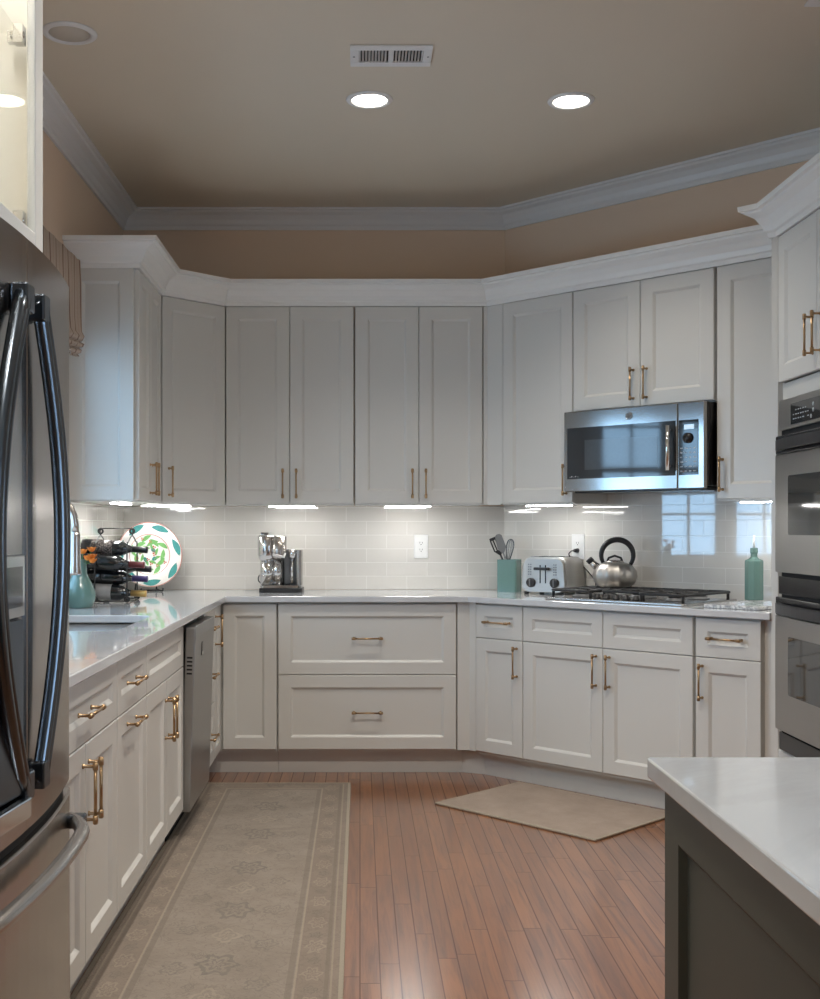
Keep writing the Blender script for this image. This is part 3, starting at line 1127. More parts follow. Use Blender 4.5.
# control panel
b = MB()
b.box(OW0 - 0.006, OW1 + 0.006, -0.012, 0.02, 1.655, 1.776)
cp = b.build('control_panel', 'ovensteel', ov, 0.004)
b = MB()
b.box(0.180, W_O - 0.180, -0.0155, -0.0121, 1.668, 1.750)
sc_ = b.build('control_screen', 'blackglass', cp)
b = MB()
for i in range(7):
    for j in range(3):
        if (i, j) not in ((5, 0), (6, 2), (0, 2)):
            x = 0.205 + i * 0.024
            b.box(x, x + (0.012 if (i + j) % 2 else 0.016), -0.0160, -0.0156, 1.686 + j * 0.017, 1.690 + j * 0.017)
for z in (1.683, 1.705, 1.727):
    b.lathe([(0.008, -0.0162), (0.008, -0.0156)], (0.385 + (0.02 if z > 1.7 else 0), 0, z), 'y', 12)
b.build('legends', 'legend', sc_)


def oven_door(z0, z1, wz0, wz1):
    b = MB()
    b.box(OW0 - 0.012, OW1 + 0.012, -0.026, 0.02, z0, z1 - 0.075)
    d_ = b.build('door', 'ovensteel', ov, 0.004)
    b = MB()
    b.prism_axis([(p[0], p[1]) for p in rrect(0.188, W_O - 0.188, wz0, wz1, 0.012, 4)], -0.0295, -0.0262, 'y')
    b.build('window', 'ovenglass', d_)
    b = MB()
    b.box(OW0 - 0.012, OW1 + 0.012, -0.024, 0.02, z1 - 0.074, z1)
    b.build('top_rail', 'black', d_, 0.004)
    # bowed black handle
    b = MB()
    n = 14
    outl = []
    for i in range(n + 1):
        t = i / n
        x = OW0 + 0.012 + (OW1 - OW0 - 0.024) * t
        outl.append((x, -0.026 - 0.052 * math.sin(PI * t) ** 0.5))
    inn = [(x, y + (0.022 if 0 < i < n else 0.006)) for i, (x, y) in enumerate(outl)]
    for i in range(n):
        a0, a1, q0, q1 = outl[i], outl[i + 1], inn[i], inn[i + 1]
        zz0, zz1 = z1 - 0.062, z1 - 0.022
        b.add([(a0[0], a0[1], zz0), (a1[0], a1[1], zz0), (q1[0], q1[1], zz0), (q0[0], q0[1], zz0),
               (a0[0], a0[1], zz1), (a1[0], a1[1], zz1), (q1[0], q1[1], zz1), (q0[0], q0[1], zz1)],
              [(0, 1, 5, 4), (2, 3, 7, 6), (4, 5, 6, 7), (3, 2, 1, 0)])
    b.build('handle', 'plastic', d_)
    return d_


oven_door(1.085, 1.632, 1.235, 1.468)
oven_door(0.452, 0.985, 0.605, 0.835)
b = MB()
b.box(OW0 - 0.004, OW1 + 0.004, -0.014, 0.02, 0.996, 1.068)
b.build('middle_vent', 'black', ov, 0.003)
b = MB()
b.box(OW0 - 0.004, OW1 + 0.004, -0.012, 0.02, 0.368, 0.440)
b.build('lower_vent', 'black', ov, 0.003)
b = MB()
b.box(OW0 - 0.002, OW1 + 0.002, -0.002, 0.0215, 0.366, 1.655)
b.build('front_frame', 'mesh', ov)

# ------------------------------------------------------------------ microwave under the diagonal wall cabinet
mp = du(0.548, 0.0)
mw = thing('microwave', 'stainless over-the-range microwave with dark window and keypad', 'microwave', (mp[0], mp[1], 0), ROT_DIAG)
MW, MZ0, MZ1, MY = 0.762, 1.442, 1.838, -0.078
b = MB()
b.box(0.004, MW, MY + 0.03, 0.31, MZ0 + 0.012, MZ1)
b.build('body', 'black', mw, 0.004)
b = MB()
b.box(0.03, MW - 0.03, MY + 0.05, 0.28, MZ0 - 0.006, MZ0 + 0.0115)
b.build('underside_grille', 'black', mw, 0.003)
XD = 0.628
b = MB()
b.box(0.0, XD - 0.001, MY, MY + 0.029, MZ0, MZ1)
md = b.build('door', 'mwsteel', mw, 0.004)
b = MB()
b.box(0.022, XD - 0.012, MY - 0.0035, MY - 0.0002, MZ0 + 0.062, MZ1 - 0.082)
wn = b.build('window', 'mwglass', md)
b = MB()
b.box(0.125, XD - 0.10, MY - 0.0042, MY - 0.0036, MZ0 + 0.105, MZ1 - 0.145)
b.build('inner_screen', 'mwinner', wn)
b = MB()
b.cyl((XD - 0.030, MY - 0.036, MZ0 + 0.085), (XD - 0.030, MY - 0.036, MZ1 - 0.105), 0.011, 16)
for z in (MZ0 + 0.105, MZ1 - 0.125):
    b.cyl((XD - 0.030, MY - 0.003, z), (XD - 0.030, MY - 0.036, z), 0.008, 12)
b.build('handle', 'chrome', md)
b = MB()
b.lathe([(0.019, MY - 0.003), (0.019, MY - 0.0002)], (0.372, 0, MZ1 - 0.042), 'y', 24)
bd = b.build('badge', 'grey', md)
b = MB()
b.tube([(0.372 + 0.0155 * math.cos(a * PI / 12), MY - 0.0035, MZ1 - 0.042 + 0.0155 * math.sin(a * PI / 12)) for a in range(24)], 0.0014, 6, closed=True)
for k in range(4):     # flowing script flourishes inside the round emblem
    a0 = k * PI / 2 + PI / 4
    b.tube([(0.372 + rr * math.cos(a0 + tt), MY - 0.0035, MZ1 - 0.042 + rr * math.sin(a0 + tt)) for rr, tt in ((0.003, 0), (0.008, 0.5), (0.012, 0.2), (0.0115, -0.4))], 0.0011, 6)
b.build('emblem', 'chrome', bd)
b = MB()
for i, wd_ in enumerate((0.010, 0.006, 0.007, 0.005, 0.008)):
    x = 0.035 + i * 0.0115
    b.box(x, x + wd_, MY - 0.0040, MY - 0.0036, MZ0 + 0.071, MZ0 + 0.0725 + 0.004 * (i % 2))
b.build('window_print', 'legend', wn)
b = MB()
b.box(XD + 0.001, MW, MY, MY + 0.029, MZ0, MZ1)
mc = b.build('control_side', 'mwsteel', mw, 0.004)
b = MB()
b.box(XD + 0.008, MW - 0.030, MY - 0.0035, MY - 0.0002, MZ0 + 0.062, MZ1 - 0.082)
kp = b.build('keypad', 'blackglass', mc)
b = MB()
b.box(XD + 0.035, XD + 0.085, MY - 0.0042, MY - 0.0036, MZ1 - 0.125, MZ1 - 0.103)
b.build('display', 'display', kp)
b = MB()
b.lathe([(0.024, -0.012), (0.024, -0.0036)], (XD + 0.055, MY, MZ1 - 0.165), 'y', 24)
b.build('dial', 'black', kp)
b = MB()
for r_ in range(6):
    for cc in range(4):
        if random.random() < 0.85:
            x = XD + 0.016 + cc * 0.022
            z = MZ0 + 0.078 + r_ * 0.021
            b.box(x, x + 0.009 + 0.006 * random.random(), MY - 0.0041, MY - 0.0036, z, z + 0.0045)
b.build('key_legends', 'legend', kp)

# ------------------------------------------------------------------ under-cabinet lamps
lamp = None


def under_light(label, x, y, rz, ln):
    global lamp
    if lamp is None:
        lamp = thing('undercabinet_light', label, 'lamp', (x, y, UB), rz, 'undercabinet strip lights')
        b = MB()
        b.box(-0.5, 0.5, -0.025, 0.025, -0.0065, -0.0006)
        b.build('housing', 'white', lamp)
        b = MB()
        b.box(-0.48, 0.48, -0.025, 0.018, -0.0105, -0.0067)
        b.build('diffuser', 'led', lamp)
        o = lamp
    else:
        o = copy_tree(lamp)
        o['label'] = label
        o.location = (x, y, UB)
        o.rotation_euler = (0, 0, rz)
    o.scale = (ln, 1, 1)
    return o


def pxl(px, y):
    return (px - 360) * y / 1150.0


under_light('lit strip light under the wall cabinet above the coffee machine', pxl(292, 6.24), 6.24, 0, 0.255)
under_light('lit strip light under the wall cabinet above the back wall outlet', pxl(408, 6.24), 6.24, 0, 0.255)
under_light('lit strip light under the corner cabinet above the plate', pxl(166, 6.12), 6.12, PI / 4, 0.30)
under_light('short lit strip light under the window wall cabinet above the wine rack', -1.15, 5.52, PI / 2, 0.30)
q = du(0.36, 0.06)
under_light('lit strip light under the wall cabinet above the toaster', q[0], q[1], -PI / 4, 0.27)
q = du(1.55, 0.05)
under_light('lit strip light under the wall cabinet above the teal bottle', q[0], q[1], -PI / 4, 0.25)

# ------------------------------------------------------------------ dishwasher (door standing slightly open at the top)
dw = thing('dishwasher', 'grey stainless dishwasher with its door slightly ajar in the left run', 'dishwasher', (XF, 4.623, 0), ROT_LEFT)
w = 0.610
b = MB()
b.box(0.004, w - 0.004, 0.012, 0.58, 0.10, 0.868)
b.build('body', 'grey', dw)
b = MB()
b.box(0.004, w - 0.004, 0.05, 0.07, 0.0, 0.10)
b.build('toe_kick', 'mesh', dw)
b = MB()
b.box(0.006, w - 0.006, -0.040, 0.0, 0.0, 0.745)
dd = b.build('door', 'dw', dw, 0.004)
dd.location = (0, -0.004, 0.118)
dd.rotation_euler = (0.030, 0, 0)
b = MB()
b.prism_axis([(-0.040, 0.66), (-0.043, 0.70), (-0.040, 0.744), (-0.0402, 0.744), (-0.0402, 0.66)], 0.01, w - 0.01, 'x')
b.build('control_band', 'dw', dd)
b = MB()
b.box(w * 0.33, w * 0.41, -0.0415, -0.0401, 0.612, 0.668)
b.build('latch_recess', 'black', dd)
b = MB()
b.box(w * 0.34, w * 0.40, -0.043, -0.0416, 0.612, 0.628)
b.build('latch', 'chrome', dd)
b = MB()
for i in range(5):
    b.box(0.0048, 0.0058, -0.032, -0.010, 0.555 + i * 0.016, 0.562 + i * 0.016)
b.build('side_vent', 'mesh', dd)

# ------------------------------------------------------------------ refrigerator, local x = +Y (away from the camera), local y = -X
FW_, FZ = 0.91, 1.79
fr = thing('refrigerator', 'stainless french door refrigerator with dark bowed handles', 'refrigerator', (-0.642, 1.64, 0), ROT_LEFT)
b = MB()
b.box(0.006, FW_ - 0.006, 0.075, 0.69, 0.03, 1.77)
b.build('body', 'grey', fr, 0.005)
b = MB()
b.box(0.02, FW_ - 0.02, 0.09, 0.68, 0.0, 0.03)
b.build('feet_plinth', 'mesh', fr)


def bow(x):
    t = (x / FW_ - 0.5) * 2
    return -0.036 * (1 - t * t)


def curved(x0, x1, y1, rnd=0.012, extra=0.0, n=14, rnd0=None, rnd1=None):
    rnd0 = rnd if rnd0 is None else rnd0
    rnd1 = rnd if rnd1 is None else rnd1
    pts = []
    for i in range(n + 1):
        x = x0 + (x1 - x0) * i / n
        y = bow(x) - extra
        if i == 0:
            pts += [(x0, y + rnd0), (x0 + rnd0 * 0.3, y + rnd0 * 0.3)]
            continue
        if i == n:
            pts += [(x1 - rnd1 * 0.3, y + rnd1 * 0.3), (x1, y + rnd1)]
            continue
        pts.append((x, y))
    pts += [(x1, y1), (x0, y1)]
    return pts


for k, (x0, x1) in enumerate(((0.0, FW_ / 2 - 0.0009), (FW_ / 2 + 0.0009, FW_))):
    b = MB()
    b.prism(curved(x0, x1, 0.068, rnd0=0.012 if k == 0 else 0.002, rnd1=0.002 if k == 0 else 0.012), 0.712, FZ)
    d = b.build('door', 'fridge', fr, 0.0008, 1)
    sgn = -1 if k == 0 else 1
    # bowed bar handle that curves away from the seam between the doors
    xc = FW_ / 2 + (0.012 if k else -0.085)
    b = MB()
    pts = []
    n = 22
    for i in range(n + 1):
        t = i / n
        s_ = math.sin(PI * t)
        pts.append((xc + sgn * (0.19 if k == 0 else 0.105) * s_, bow(xc + sgn * 0.1 * s_) - 0.016 - 0.017 * s_, 0.795 + (1.678 - 0.795) * t))
    lobe2 = [(p[0] + 0.017, p[1] - 0.003, p[2]) for p in pts]
    b.tube(pts, 0.0135, 12)
    b.tube(lobe2, 0.0115, 12)
    h_ = b.build('handle', 'gun', d)
    for z in (0.785, 1.640):
        b = MB()
        b.box(xc - (0.011 if k else 0.016), xc + 0.031, bow(xc) - 0.031, bow(xc) - 0.0005, z, z + 0.05)
        b.build('mount', 'gun', h_, 0.004)
    if k == 0:
        dp = MB()
        dp.prism([(0.09, bow(0.09) - 0.014), (0.24, bow(0.24) - 0.022), (0.395, bow(0.395) - 0.014), (0.398, bow(0.395) - 0.0004), (0.24, bow(0.24) + 0.003), (0.09, bow(0.09) - 0.0004)], 1.105, 1.215)
        ds = dp.build('dispenser_panel', 'chrome', d, 0.003)
        dp = MB()
        dp.box(0.12, 0.375, bow(0.25) - 0.0225, bow(0.25) - 0.004, 1.125, 1.195)
        dp.build('dispenser_screen', 'blackglass', ds)
        dp = MB()
        dp.prism([(0.09, bow(0.09) - 0.0004), (0.12, bow(0.1) - 0.02), (0.355, bow(0.355) - 0.024), (0.392, bow(0.39) - 0.0004)], 0.80, 1.104)
        dp.build('dispenser_recess', 'gun', d, 0.003)
        dp = MB()
        dp.prism([(0.10, bow(0.1) - 0.0004), (0.14, bow(0.14) - 0.035), (0.35, bow(0.35) - 0.04), (0.40, bow(0.4) - 0.0004)], 0.762, 0.797)
        dp.build('drip_tray', 'chrome', d, 0.003)
b = MB()
b.prism(curved(0.0, FW_, 0.068, extra=0.004), 0.085, 0.690)
d = b.build('freezer_drawer', 'fridge', fr, 0.004)
b = MB()
b.prism([(p[0] * 0.985 + 0.007, p[1] + 0.010) for p in curved(0.0, FW_, 0.055)], 0.6905, 0.7115)
b.build('gasket', 'mesh', fr)
b = MB()
pts = []
n = 24
for i in range(n + 1):
    t = i / n
    x = 0.06 + (FW_ - 0.12) * t
    pts.append((x, bow(x) - 0.006 - 0.040 * min(1.0, math.sin(PI * t) * 2.4) ** 0.6, 0.632))
b.tube(pts, 0.0155, 14)
h_ = b.build('drawer_handle', 'steel', d)
for x in (0.075, FW_ - 0.075):
    b = MB()
    b.box(x - 0.018, x + 0.018, bow(x) - 0.040, bow(x) - 0.0045, 0.618, 0.646)
    b.build('handle_mount', 'gun', h_, 0.004)
b = MB()
b.box(0.03, 0.20, 0.08, 0.22, 1.7705, 1.797)
b.box(FW_ - 0.20, FW_ - 0.03, 0.08, 0.22, 1.7705, 1.797)
b.build('hinge_cover', 'grey', fr, 0.004)

# glass fronted cabinet above the refrigerator
gc = thing('glass_front_cabinet', 'white cabinet with lit interior and glass door above the refrigerator', 'cabinet', (-0.730, 1.634, 0), ROT_LEFT)
gw, gz0, gz1, gd = 0.945, 1.845, 2.96, 0.60
b = MB()
b.box(0, 0.02, 0, gd, gz0, gz1)
b.box(gw - 0.02, gw, 0, gd, gz0, gz1)
b.box(0.02, gw - 0.02, 0, gd, gz0, gz0 + 0.02)
b.box(0.02, gw - 0.02, 0, gd, gz1 - 0.02, gz1)
b.build('carcass', 'paint', gc)
b = MB()
b.box(0.0205, gw - 0.0205, gd - 0.018, gd - 0.002, gz0 + 0.021, gz1 - 0.021)
b.box(0.0205, 0.026, 0.004, gd - 0.019, gz0 + 0.021, gz1 - 0.021)
b.box(gw - 0.026, gw - 0.0205, 0.004, gd - 0.019, gz0 + 0.021, gz1 - 0.021)
b.build('lining', 'inside', gc)
b = MB()
b.box(0.027, gw - 0.027, 0.03, gd - 0.02, 2.36, 2.368)
b.build('shelf', 'cabglass', gc)
b = MB()
b.box(0.10, gw - 0.10, 0.05, 0.09, gz1 - 0.035, gz1 - 0.0205)
b.build('interior_fill', 'infill', gc)  # glowing strip added to brighten the cabinet interior
for x0, x1 in ((0.002, gw / 2 - 0.001), (gw / 2 + 0.001, gw - 0.002)):
    b = MB()
    fw = 0.062
    b.box(x0, x0 + fw, -DT, -0.001, gz0 + 0.004, gz1 - 0.004)
    b.box(x1 - fw, x1, -DT, -0.001, gz0 + 0.004, gz1 - 0.004)
    b.box(x0 + fw, x1 - fw, -DT, -0.001, gz0 + 0.004, gz0 + fw)
    b.box(x0 + fw, x1 - fw, -DT, -0.001, gz1 - fw, gz1 - 0.004)
    d = b.build('door', 'paint', gc, 0.003)
    b = MB()
    b.box(x0 + fw - 0.004, x1 - fw + 0.004, -0.012, -0.009, gz0 + fw - 0.004, gz1 - fw + 0.004)
    b.build('glass_pane', 'cabglass', d)
    hx = x0 + fw - 0.008 if x0 < 0.1 else x1 - fw - 0.004
    for hz in (gz0 + 0.10, 2.33, gz1 - 0.33):
        pass
    for hz in (1.93, 2.335):
        b = MB()
        b.box(hx - 0.02, hx + 0.006, 0.001, 0.022, hz - 0.02, hz + 0.02)
        b.cyl((hx - 0.008, -0.0005, hz), (hx - 0.008, 0.03, hz), 0.008, 10)
        b.box(hx - 0.004, hx + 0.016, 0.018, 0.04, hz - 0.012, hz + 0.012)
        b.build('hinge', 'chrome', d)

# ------------------------------------------------------------------ roman shade at the sink window
rs = thing('roman_shade', 'striped beige fabric shade gathered above the sink window', 'window shade', (XL, 0, 0))
SY0, SY1 = 3.36, 5.115
b = MB()


def shade_x(z):
    return 0.105 if z > 2.13 else 0.105 + 0.02 * math.sin((2.13 - z) * 60)


zs = [2.45, 2.40, 2.30, 2.20, 2.14, 2.118, 2.10, 2.095, 2.085, 2.072, 2.068, 2.058, 2.045, 2.04, 2.03]
xs_ = [0.012, 0.095, 0.098, 0.100, 0.104, 0.118, 0.108, 0.094, 0.112, 0.106, 0.09, 0.106, 0.100, 0.085, 0.092]
n = 36
vs, fs = [], []
for i in range(n + 1):
    y = SY0 + (SY1 - SY0) * i / n
    for k, z in enumerate(zs):
        sag = 0.035 * (math.sin(PI * i / n) ** 0.6) if z < 2.35 else 0
        vs.append((xs_[k] + 0.003 * math.sin(i * 1.9 + k), y, z + (0.05 if z > 2.25 else -0.005) - sag))
m = len(zs)
vs2 = [(v[0] - 0.004, v[1], v[2]) for v in vs]
for i in range(n):
    for k in range(m - 1):
        fs.append((i * m + k, (i + 1) * m + k, (i + 1) * m + k + 1, i * m + k + 1))
b.add(vs, fs, True)
b.add(vs2, fs, True)
b.build('fabric', 'stripe', rs, uv=lambda p: (p[1], p[2]))
# returned side panels, closing the gap to the wall
for y in (SY0, SY1):
    b = MB()
    b.add([(0.002, y, 2.49), (0.094, y, 2.455), (0.098, y, 2.19), (0.088, y, 2.10), (0.05, y, 2.09), (0.002, y, 2.12)], [tuple(range(6))])
    o = b.build('side_return', 'stripe', rs, uv=lambda p: (p[0] * 1.0, p[2]))
    so = o.modifiers.new('thick', 'SOLIDIFY')
    so.thickness = 0.003
b = MB()
b.box(0.001, 0.03, SY0 + 0.01, SY1 - 0.01, 2.44, 2.475)
b.build('headrail', 'crown', rs)
b = MB()
b.tube([(0.108, 4.86, 2.10), (0.109, 4.86, 2.03)], 0.0012, 6)
b.lathe([(0.003, 0.03), (0.006, 0.022), (0.0065, 0.012), (0.010, 0.0), (0.004, -0.002)], (0.109, 4.86, 2.0), 'z', 12)
b.build('cord_pull', 'chrome', rs)

# ------------------------------------------------------------------ ceiling fittings
can0 = None
for px, py, lab in ((369.5, 99.5, 'lit recessed ceiling downlight in front of the air vent'), (571, 100.5, 'lit recessed ceiling downlight above the cooktop side')):
    y = (ZC - CAM_Z) * 1150 / (528 - py)
    x = pxl(px, y)
    if can0 is None:
        can0 = thing('recessed_light', lab, 'ceiling light', (x, y, ZC), 0, 'lit recessed downlights')
        b = MB()
        b.lathe([(0.074, -0.0005), (0.074, -0.006), (0.080, -0.009), (0.096, -0.004), (0.098, -0.0005)], (0, 0, 0), 'z', 40)
        b.build('trim_ring', 'ceiltrim', can0)
        b = MB()
        b.lathe([(0.001, -0.0045), (0.0735, -0.004), (0.0735, -0.001), (0.001, -0.001)], (0, 0, 0), 'z', 36)
        b.build('lens', 'can', can0)
        lo = bpy.data.lights.new('downlight_beam', 'SPOT')
        lo.energy = 42
        lo.color = (1.0, 0.92, 0.82)
        lo.spot_size = math.radians(118)
        lo.spot_blend = 0.7
        lo.shadow_soft_size = 0.07
        l_ = bpy.data.objects.new('beam', lo)
        COL.objects.link(l_)
        l_.parent = can0
        l_.location = (0, 0, -0.03)
    else:
        o = copy_tree(can0)
        o['label'] = lab
        o.location = (x, y, ZC)
y = 4.154
un = thing('recessed_light', 'unlit recessed ceiling fixture near the glass front cabinet', 'ceiling light', (pxl(69.5, y), y, ZC))
b = MB()
b.lathe([(0.074, -0.0005), (0.074, -0.006), (0.080, -0.010), (0.096, -0.004), (0.099, -0.0005)], (0, 0, 0), 'z', 40)
b.build('trim_ring', 'ceiltrim', un)
b = MB()
b.lathe([(0.001, -0.002), (0.0735, -0.002), (0.0735, -0.0008), (0.001, -0.0008)], (0, 0, 0), 'z', 36)
b.build('baffle', 'unlit', un)


def ceiling_vent(label, x, y):
    v = thing('ceiling_vent', label, 'air vent', (x, y, ZC), 0)
    hw_, hd_ = 0.154, 0.094
    b = MB()
    b.box(-hw_, hw_, -hd_, -0.055, -0.008, -0.0006)
    b.box(-hw_, hw_, 0.055, hd_, -0.008, -0.0006)
    b.box(-hw_, -0.122, -0.055, 0.055, -0.008, -0.0006)
    b.box(0.122, hw_, -0.055, 0.055, -0.008, -0.0006)
    b.box(-0.010, 0.010, -0.055, 0.055, -0.008, -0.0006)
    b.build('frame', 'ceiltrim', v, 0.002)
    b = MB()
    b.box(-0.122, 0.122, -0.055, 0.055, -0.0012, -0.0004)
    b.build('duct', 'mesh', v)
    b = MB()
    for side in (-1, 1):
        for i in range(9):
            xx = side * (0.020 + i * 0.0122)
            b.add([(xx - 0.004, -0.055, -0.0075), (xx + 0.002, -0.055, -0.0015), (xx + 0.002, 0.055, -0.0015), (xx - 0.004, 0.055, -0.0075),
                   (xx - 0.0025, -0.055, -0.0082), (xx + 0.0035, -0.055, -0.0022), (xx + 0.0035, 0.055, -0.0022), (xx - 0.0025, 0.055, -0.0082)],
                  [(0, 1, 2, 3), (4, 5, 6, 7), (0, 3, 7, 4), (1, 2, 6, 5), (0, 1, 5, 4), (3, 2, 6, 7)])
    b.build('louver', 'ceiltrim', v)
    b = MB()
    for xx in (-0.140, 0.140):
        b.lathe([(0.004, -0.0095), (0.004, -0.0082)], (xx, 0, 0), 'z', 10)
    b.build('screw', 'grey', v)
    return v


ceiling_vent('white rectangular ceiling vent with louvers between the two lit downlights and the camera', pxl(391, 4.345), 4.345)
ceiling_vent('white ceiling vent mostly cut off by the upper right corner', 1.671, 3.836)

# ------------------------------------------------------------------ rugs
def rug(name, label, cat, cx, cy, rz, wx, wy, th, patterned):
    b = MB()
    nx, ny = 10, 30
    vs, fs = [], []
    b.box(-wx / 2, wx / 2, -wy / 2, wy / 2, 0.0005, th)
    o = b.build(name, rug_mat(name + '_weave', wx, wy, patterned), None, 0.003, 2, uv=lambda p: (p[0] + wx / 2, p[1] + wy / 2))
    o.location = (cx, cy, 0)
    o.rotation_euler = (0, 0, rz)
    return tag(o, label, cat)


rug('runner_rug', 'long faded beige oriental runner beside the left base cabinets', 'rug', -0.4105, 4.135, 0.0, 0.731, 3.07, 0.008, True)
rug('kitchen_mat', 'small plain beige mat in front of the cooktop cabinet', 'rug', 0.868, 5.152, -PI / 4 - 0.02, 0.875, 0.62, 0.010, False)

# ------------------------------------------------------------------ island
isl = thing('kitchen_island', 'dark olive island cabinet with panelled side at lower right', 'island', (0.457, 1.727, 0), ROT_RIGHT)
b = MB()
IL, IW = 1.62, 1.0
b.box(0.0, IL, DT, IW, 0.10, 0.883)
b.build('carcass', 'island', isl)
b = MB()
b.box(0.06, IL - 0.06, 0.07, IW - 0.07, 0.0, 0.10)
b.build('toe_kick', 'island', isl)
b = MB()
for i in range(2):
    shaker(isl, 'side_panel', i * IL / 2, (i + 1) * IL / 2, 0.10, 0.883, fw=0.075, mt='island', y=DT, g=0.0005)
it = MB()
it.prism(rrect(0.435, 1.62, 0.085, 1.748, 0.008, 4), CT - 0.030, CT)
o = it.build('island_worktop', 'quartz', None, 0.003)
tag(o, 'white quartz slab with grey veins on top of the dark island', 'worktop')

# ------------------------------------------------------------------ cooktop, in the diagonal frame
p = diag_pt(0.412, 0.065)
ck = thing('gas_cooktop', 'gas cooktop with black cast iron grates set in the diagonal worktop', 'cooktop', (p[0], p[1], CT), ROT_DIAG)
CW, CD = 0.765, 0.50
b = MB()
b.prism(rrect(0, CW, 0, CD, 0.02, 5), 0.0006, 0.012)
b.build('tray', 'steel', ck, 0.003)
burn = [(0.135, 0.36, 0.038), (0.135, 0.15, 0.045), (0.382, 0.28, 0.055), (0.63, 0.36, 0.045), (0.63, 0.15, 0.034)]
for x, y, r in burn:
    b = MB()
    b.lathe([(r * 1.25, 0.0125), (r * 1.2, 0.018), (r, 0.020), (r, 0.026), (0.001, 0.026)], (x, y, 0), 'z', 24)
    bb = b.build('burner', 'grey', ck)
    b = MB()
    b.lathe([(r * 0.86, 0.0265), (r * 0.86, 0.034), (r * 0.75, 0.036), (0.001, 0.036)], (x, y, 0), 'z', 24)
    b.build('burner_cap', 'iron', bb)


def grate(x0, x1, y0, y1):
    b = MB()
    z, t = 0.046, 0.0062
    cs = rrect(x0, x1, y0, y1, 0.03, 4)
    b.tube([(q[0], q[1], z) for q in cs], t, 8, closed=True)
    for x in (x0 + 0.012, x1 - 0.012):
        for y in (y0 + 0.012, y1 - 0.012):
            b.cyl((x, y, 0.0122), (x, y, z), 0.0072, 8)
    xm, ym = (x0 + x1) / 2, (y0 + y1) / 2
    b.cyl((x0, ym, z), (x1, ym, z), t, 8)
    for yy in (y0 + (y1 - y0) * 0.27, y0 + (y1 - y0) * 0.73):
        for a0, a1 in (((x0, yy), (xm - 0.035, yy)), ((xm + 0.035, yy), (x1, yy))):
            b.cyl((a0[0], a0[1], z), (a1[0], a1[1], z), t * 0.9, 8)
    for a0, a1 in ((y0, ym - (y1 - y0) * 0.30), (ym - (y1 - y0) * 0.16, ym + (y1 - y0) * 0.16), (ym + (y1 - y0) * 0.30, y1)):
        b.cyl((xm, a0, z), (xm, a1, z), t * 0.9, 8)
    b.build('grate', 'iron', ck)


grate(0.02, 0.257, 0.03, 0.47)
grate(0.264, 0.501, 0.10, 0.47)
grate(0.508, 0.745, 0.03, 0.47)
for i in range(5):
    b = MB()
    x = 0.277 + i * 0.0525
    b.lathe([(0.018, 0.0125), (0.018, 0.018), (0.015, 0.020), (0.0135, 0.034), (0.001, 0.035)], (x, 0.05, 0), 'z', 18)
    b.build('control_knob', 'plastic', ck)


# ------------------------------------------------------------------ kettle on the rear left burner
kx, ky = 1.285, 5.80
GT = CT + 0.0523
kt = thing('kettle', 'stainless stovetop kettle with black hoop handle on the cooktop grate', 'kettle', (kx, ky, GT), -0.25)
b = MB()
b.lathe([(0.070, 0.0), (0.082, 0.004), (0.099, 0.025), (0.107, 0.052), (0.103, 0.082), (0.085, 0.106), (0.060, 0.120), (0.044, 0.124)], (0, 0, 0), 'z', 80, lobes=10, lobe=0.032)
b.build('body', 'satin', kt)
b = MB()
b.lathe([(0.048, 0.1225), (0.046, 0.128), (0.03, 0.134), (0.001, 0.136)], (0, 0, 0), 'z', 24)
ld = b.build('lid', 'steel', kt)
b = MB()
b.tube([(-0.036, 0, 0.128), (-0.030, 0, 0.145), (0.0, 0, 0.156), (0.030, 0, 0.145), (0.036, 0, 0.128)], 0.006, 10)
b.build('lid_grip', 'plastic', ld)
b = MB()
b.cyl((-0.075, 0, 0.085), (-0.122, 0, 0.130), 0.024, 16, r1=0.015)
sp_ = b.build('spout', 'steel', kt)
b = MB()
b.cyl((-0.115, 0, 0.123), (-0.131, 0, 0.139), 0.018, 16)
b.build('spout_cap', 'plastic', sp_)
b = MB()
pts = []
for i in range(25):
    a = math.radians(215 - i * (250 / 24))
    pts.append((0.012 + 0.079 * math.cos(a), 0, 0.158 + 0.079 * math.sin(a)))
b.tube(pts, 0.0125, 12, radii=[0.0095 + 0.005 * math.sin(PI * i / 24) for i in range(25)])
b.build('handle', 'plastic', kt)

# ------------------------------------------------------------------ toaster
TA = -math.radians(38)
tx, ty = 0.850, 6.075
tz = CT
to = thing('toaster', 'four slot stainless toaster with black dials between crock and cooktop', 'toaster', (tx, ty, tz), TA)
tw_, td_, th_ = 0.262, 0.215, 0.196
b = MB()
prof = rrect(0.0, tw_, 0.014, th_, 0.045, 6)
prof = [(x + (0.008 if z > 0.1 and x < 0.1 else (-0.008 if z > 0.1 else 0)), z) for x, z in prof]
prof = [(x, max(z, 0.014)) for x, z in prof]
b.prism_axis(prof, 0.018, td_, 'y')
for p_ in range(len(b.sm)):
    b.sm[p_] = p_ >= 2
b.build('shell', 'satin', to)
b = MB()
pin = [(0.004 + (x / tw_) * (tw_ - 0.008), 0.012 + (z - 0.014) / (th_ - 0.014) * (th_ - 0.018)) for x, z in prof]
b.prism_axis(pin, 0.0, 0.0175, 'y')
fp = b.build('front_panel', 'satin', to, 0.003)
for sx_ in (0.062, 0.200):
    b = MB()
    b.lathe([(0.025, -0.0005), (0.025, -0.010), (0.021, -0.014), (0.001, -0.014)], (sx_, 0, 0.062), 'y', 24)
    kb = b.build('dial', 'plastic', fp)
    b = MB()
    b.box(sx_ - 0.003, sx_ + 0.003, -0.019, -0.0142, 0.043, 0.080)
    b.build('dial_pointer', 'grey', kb)
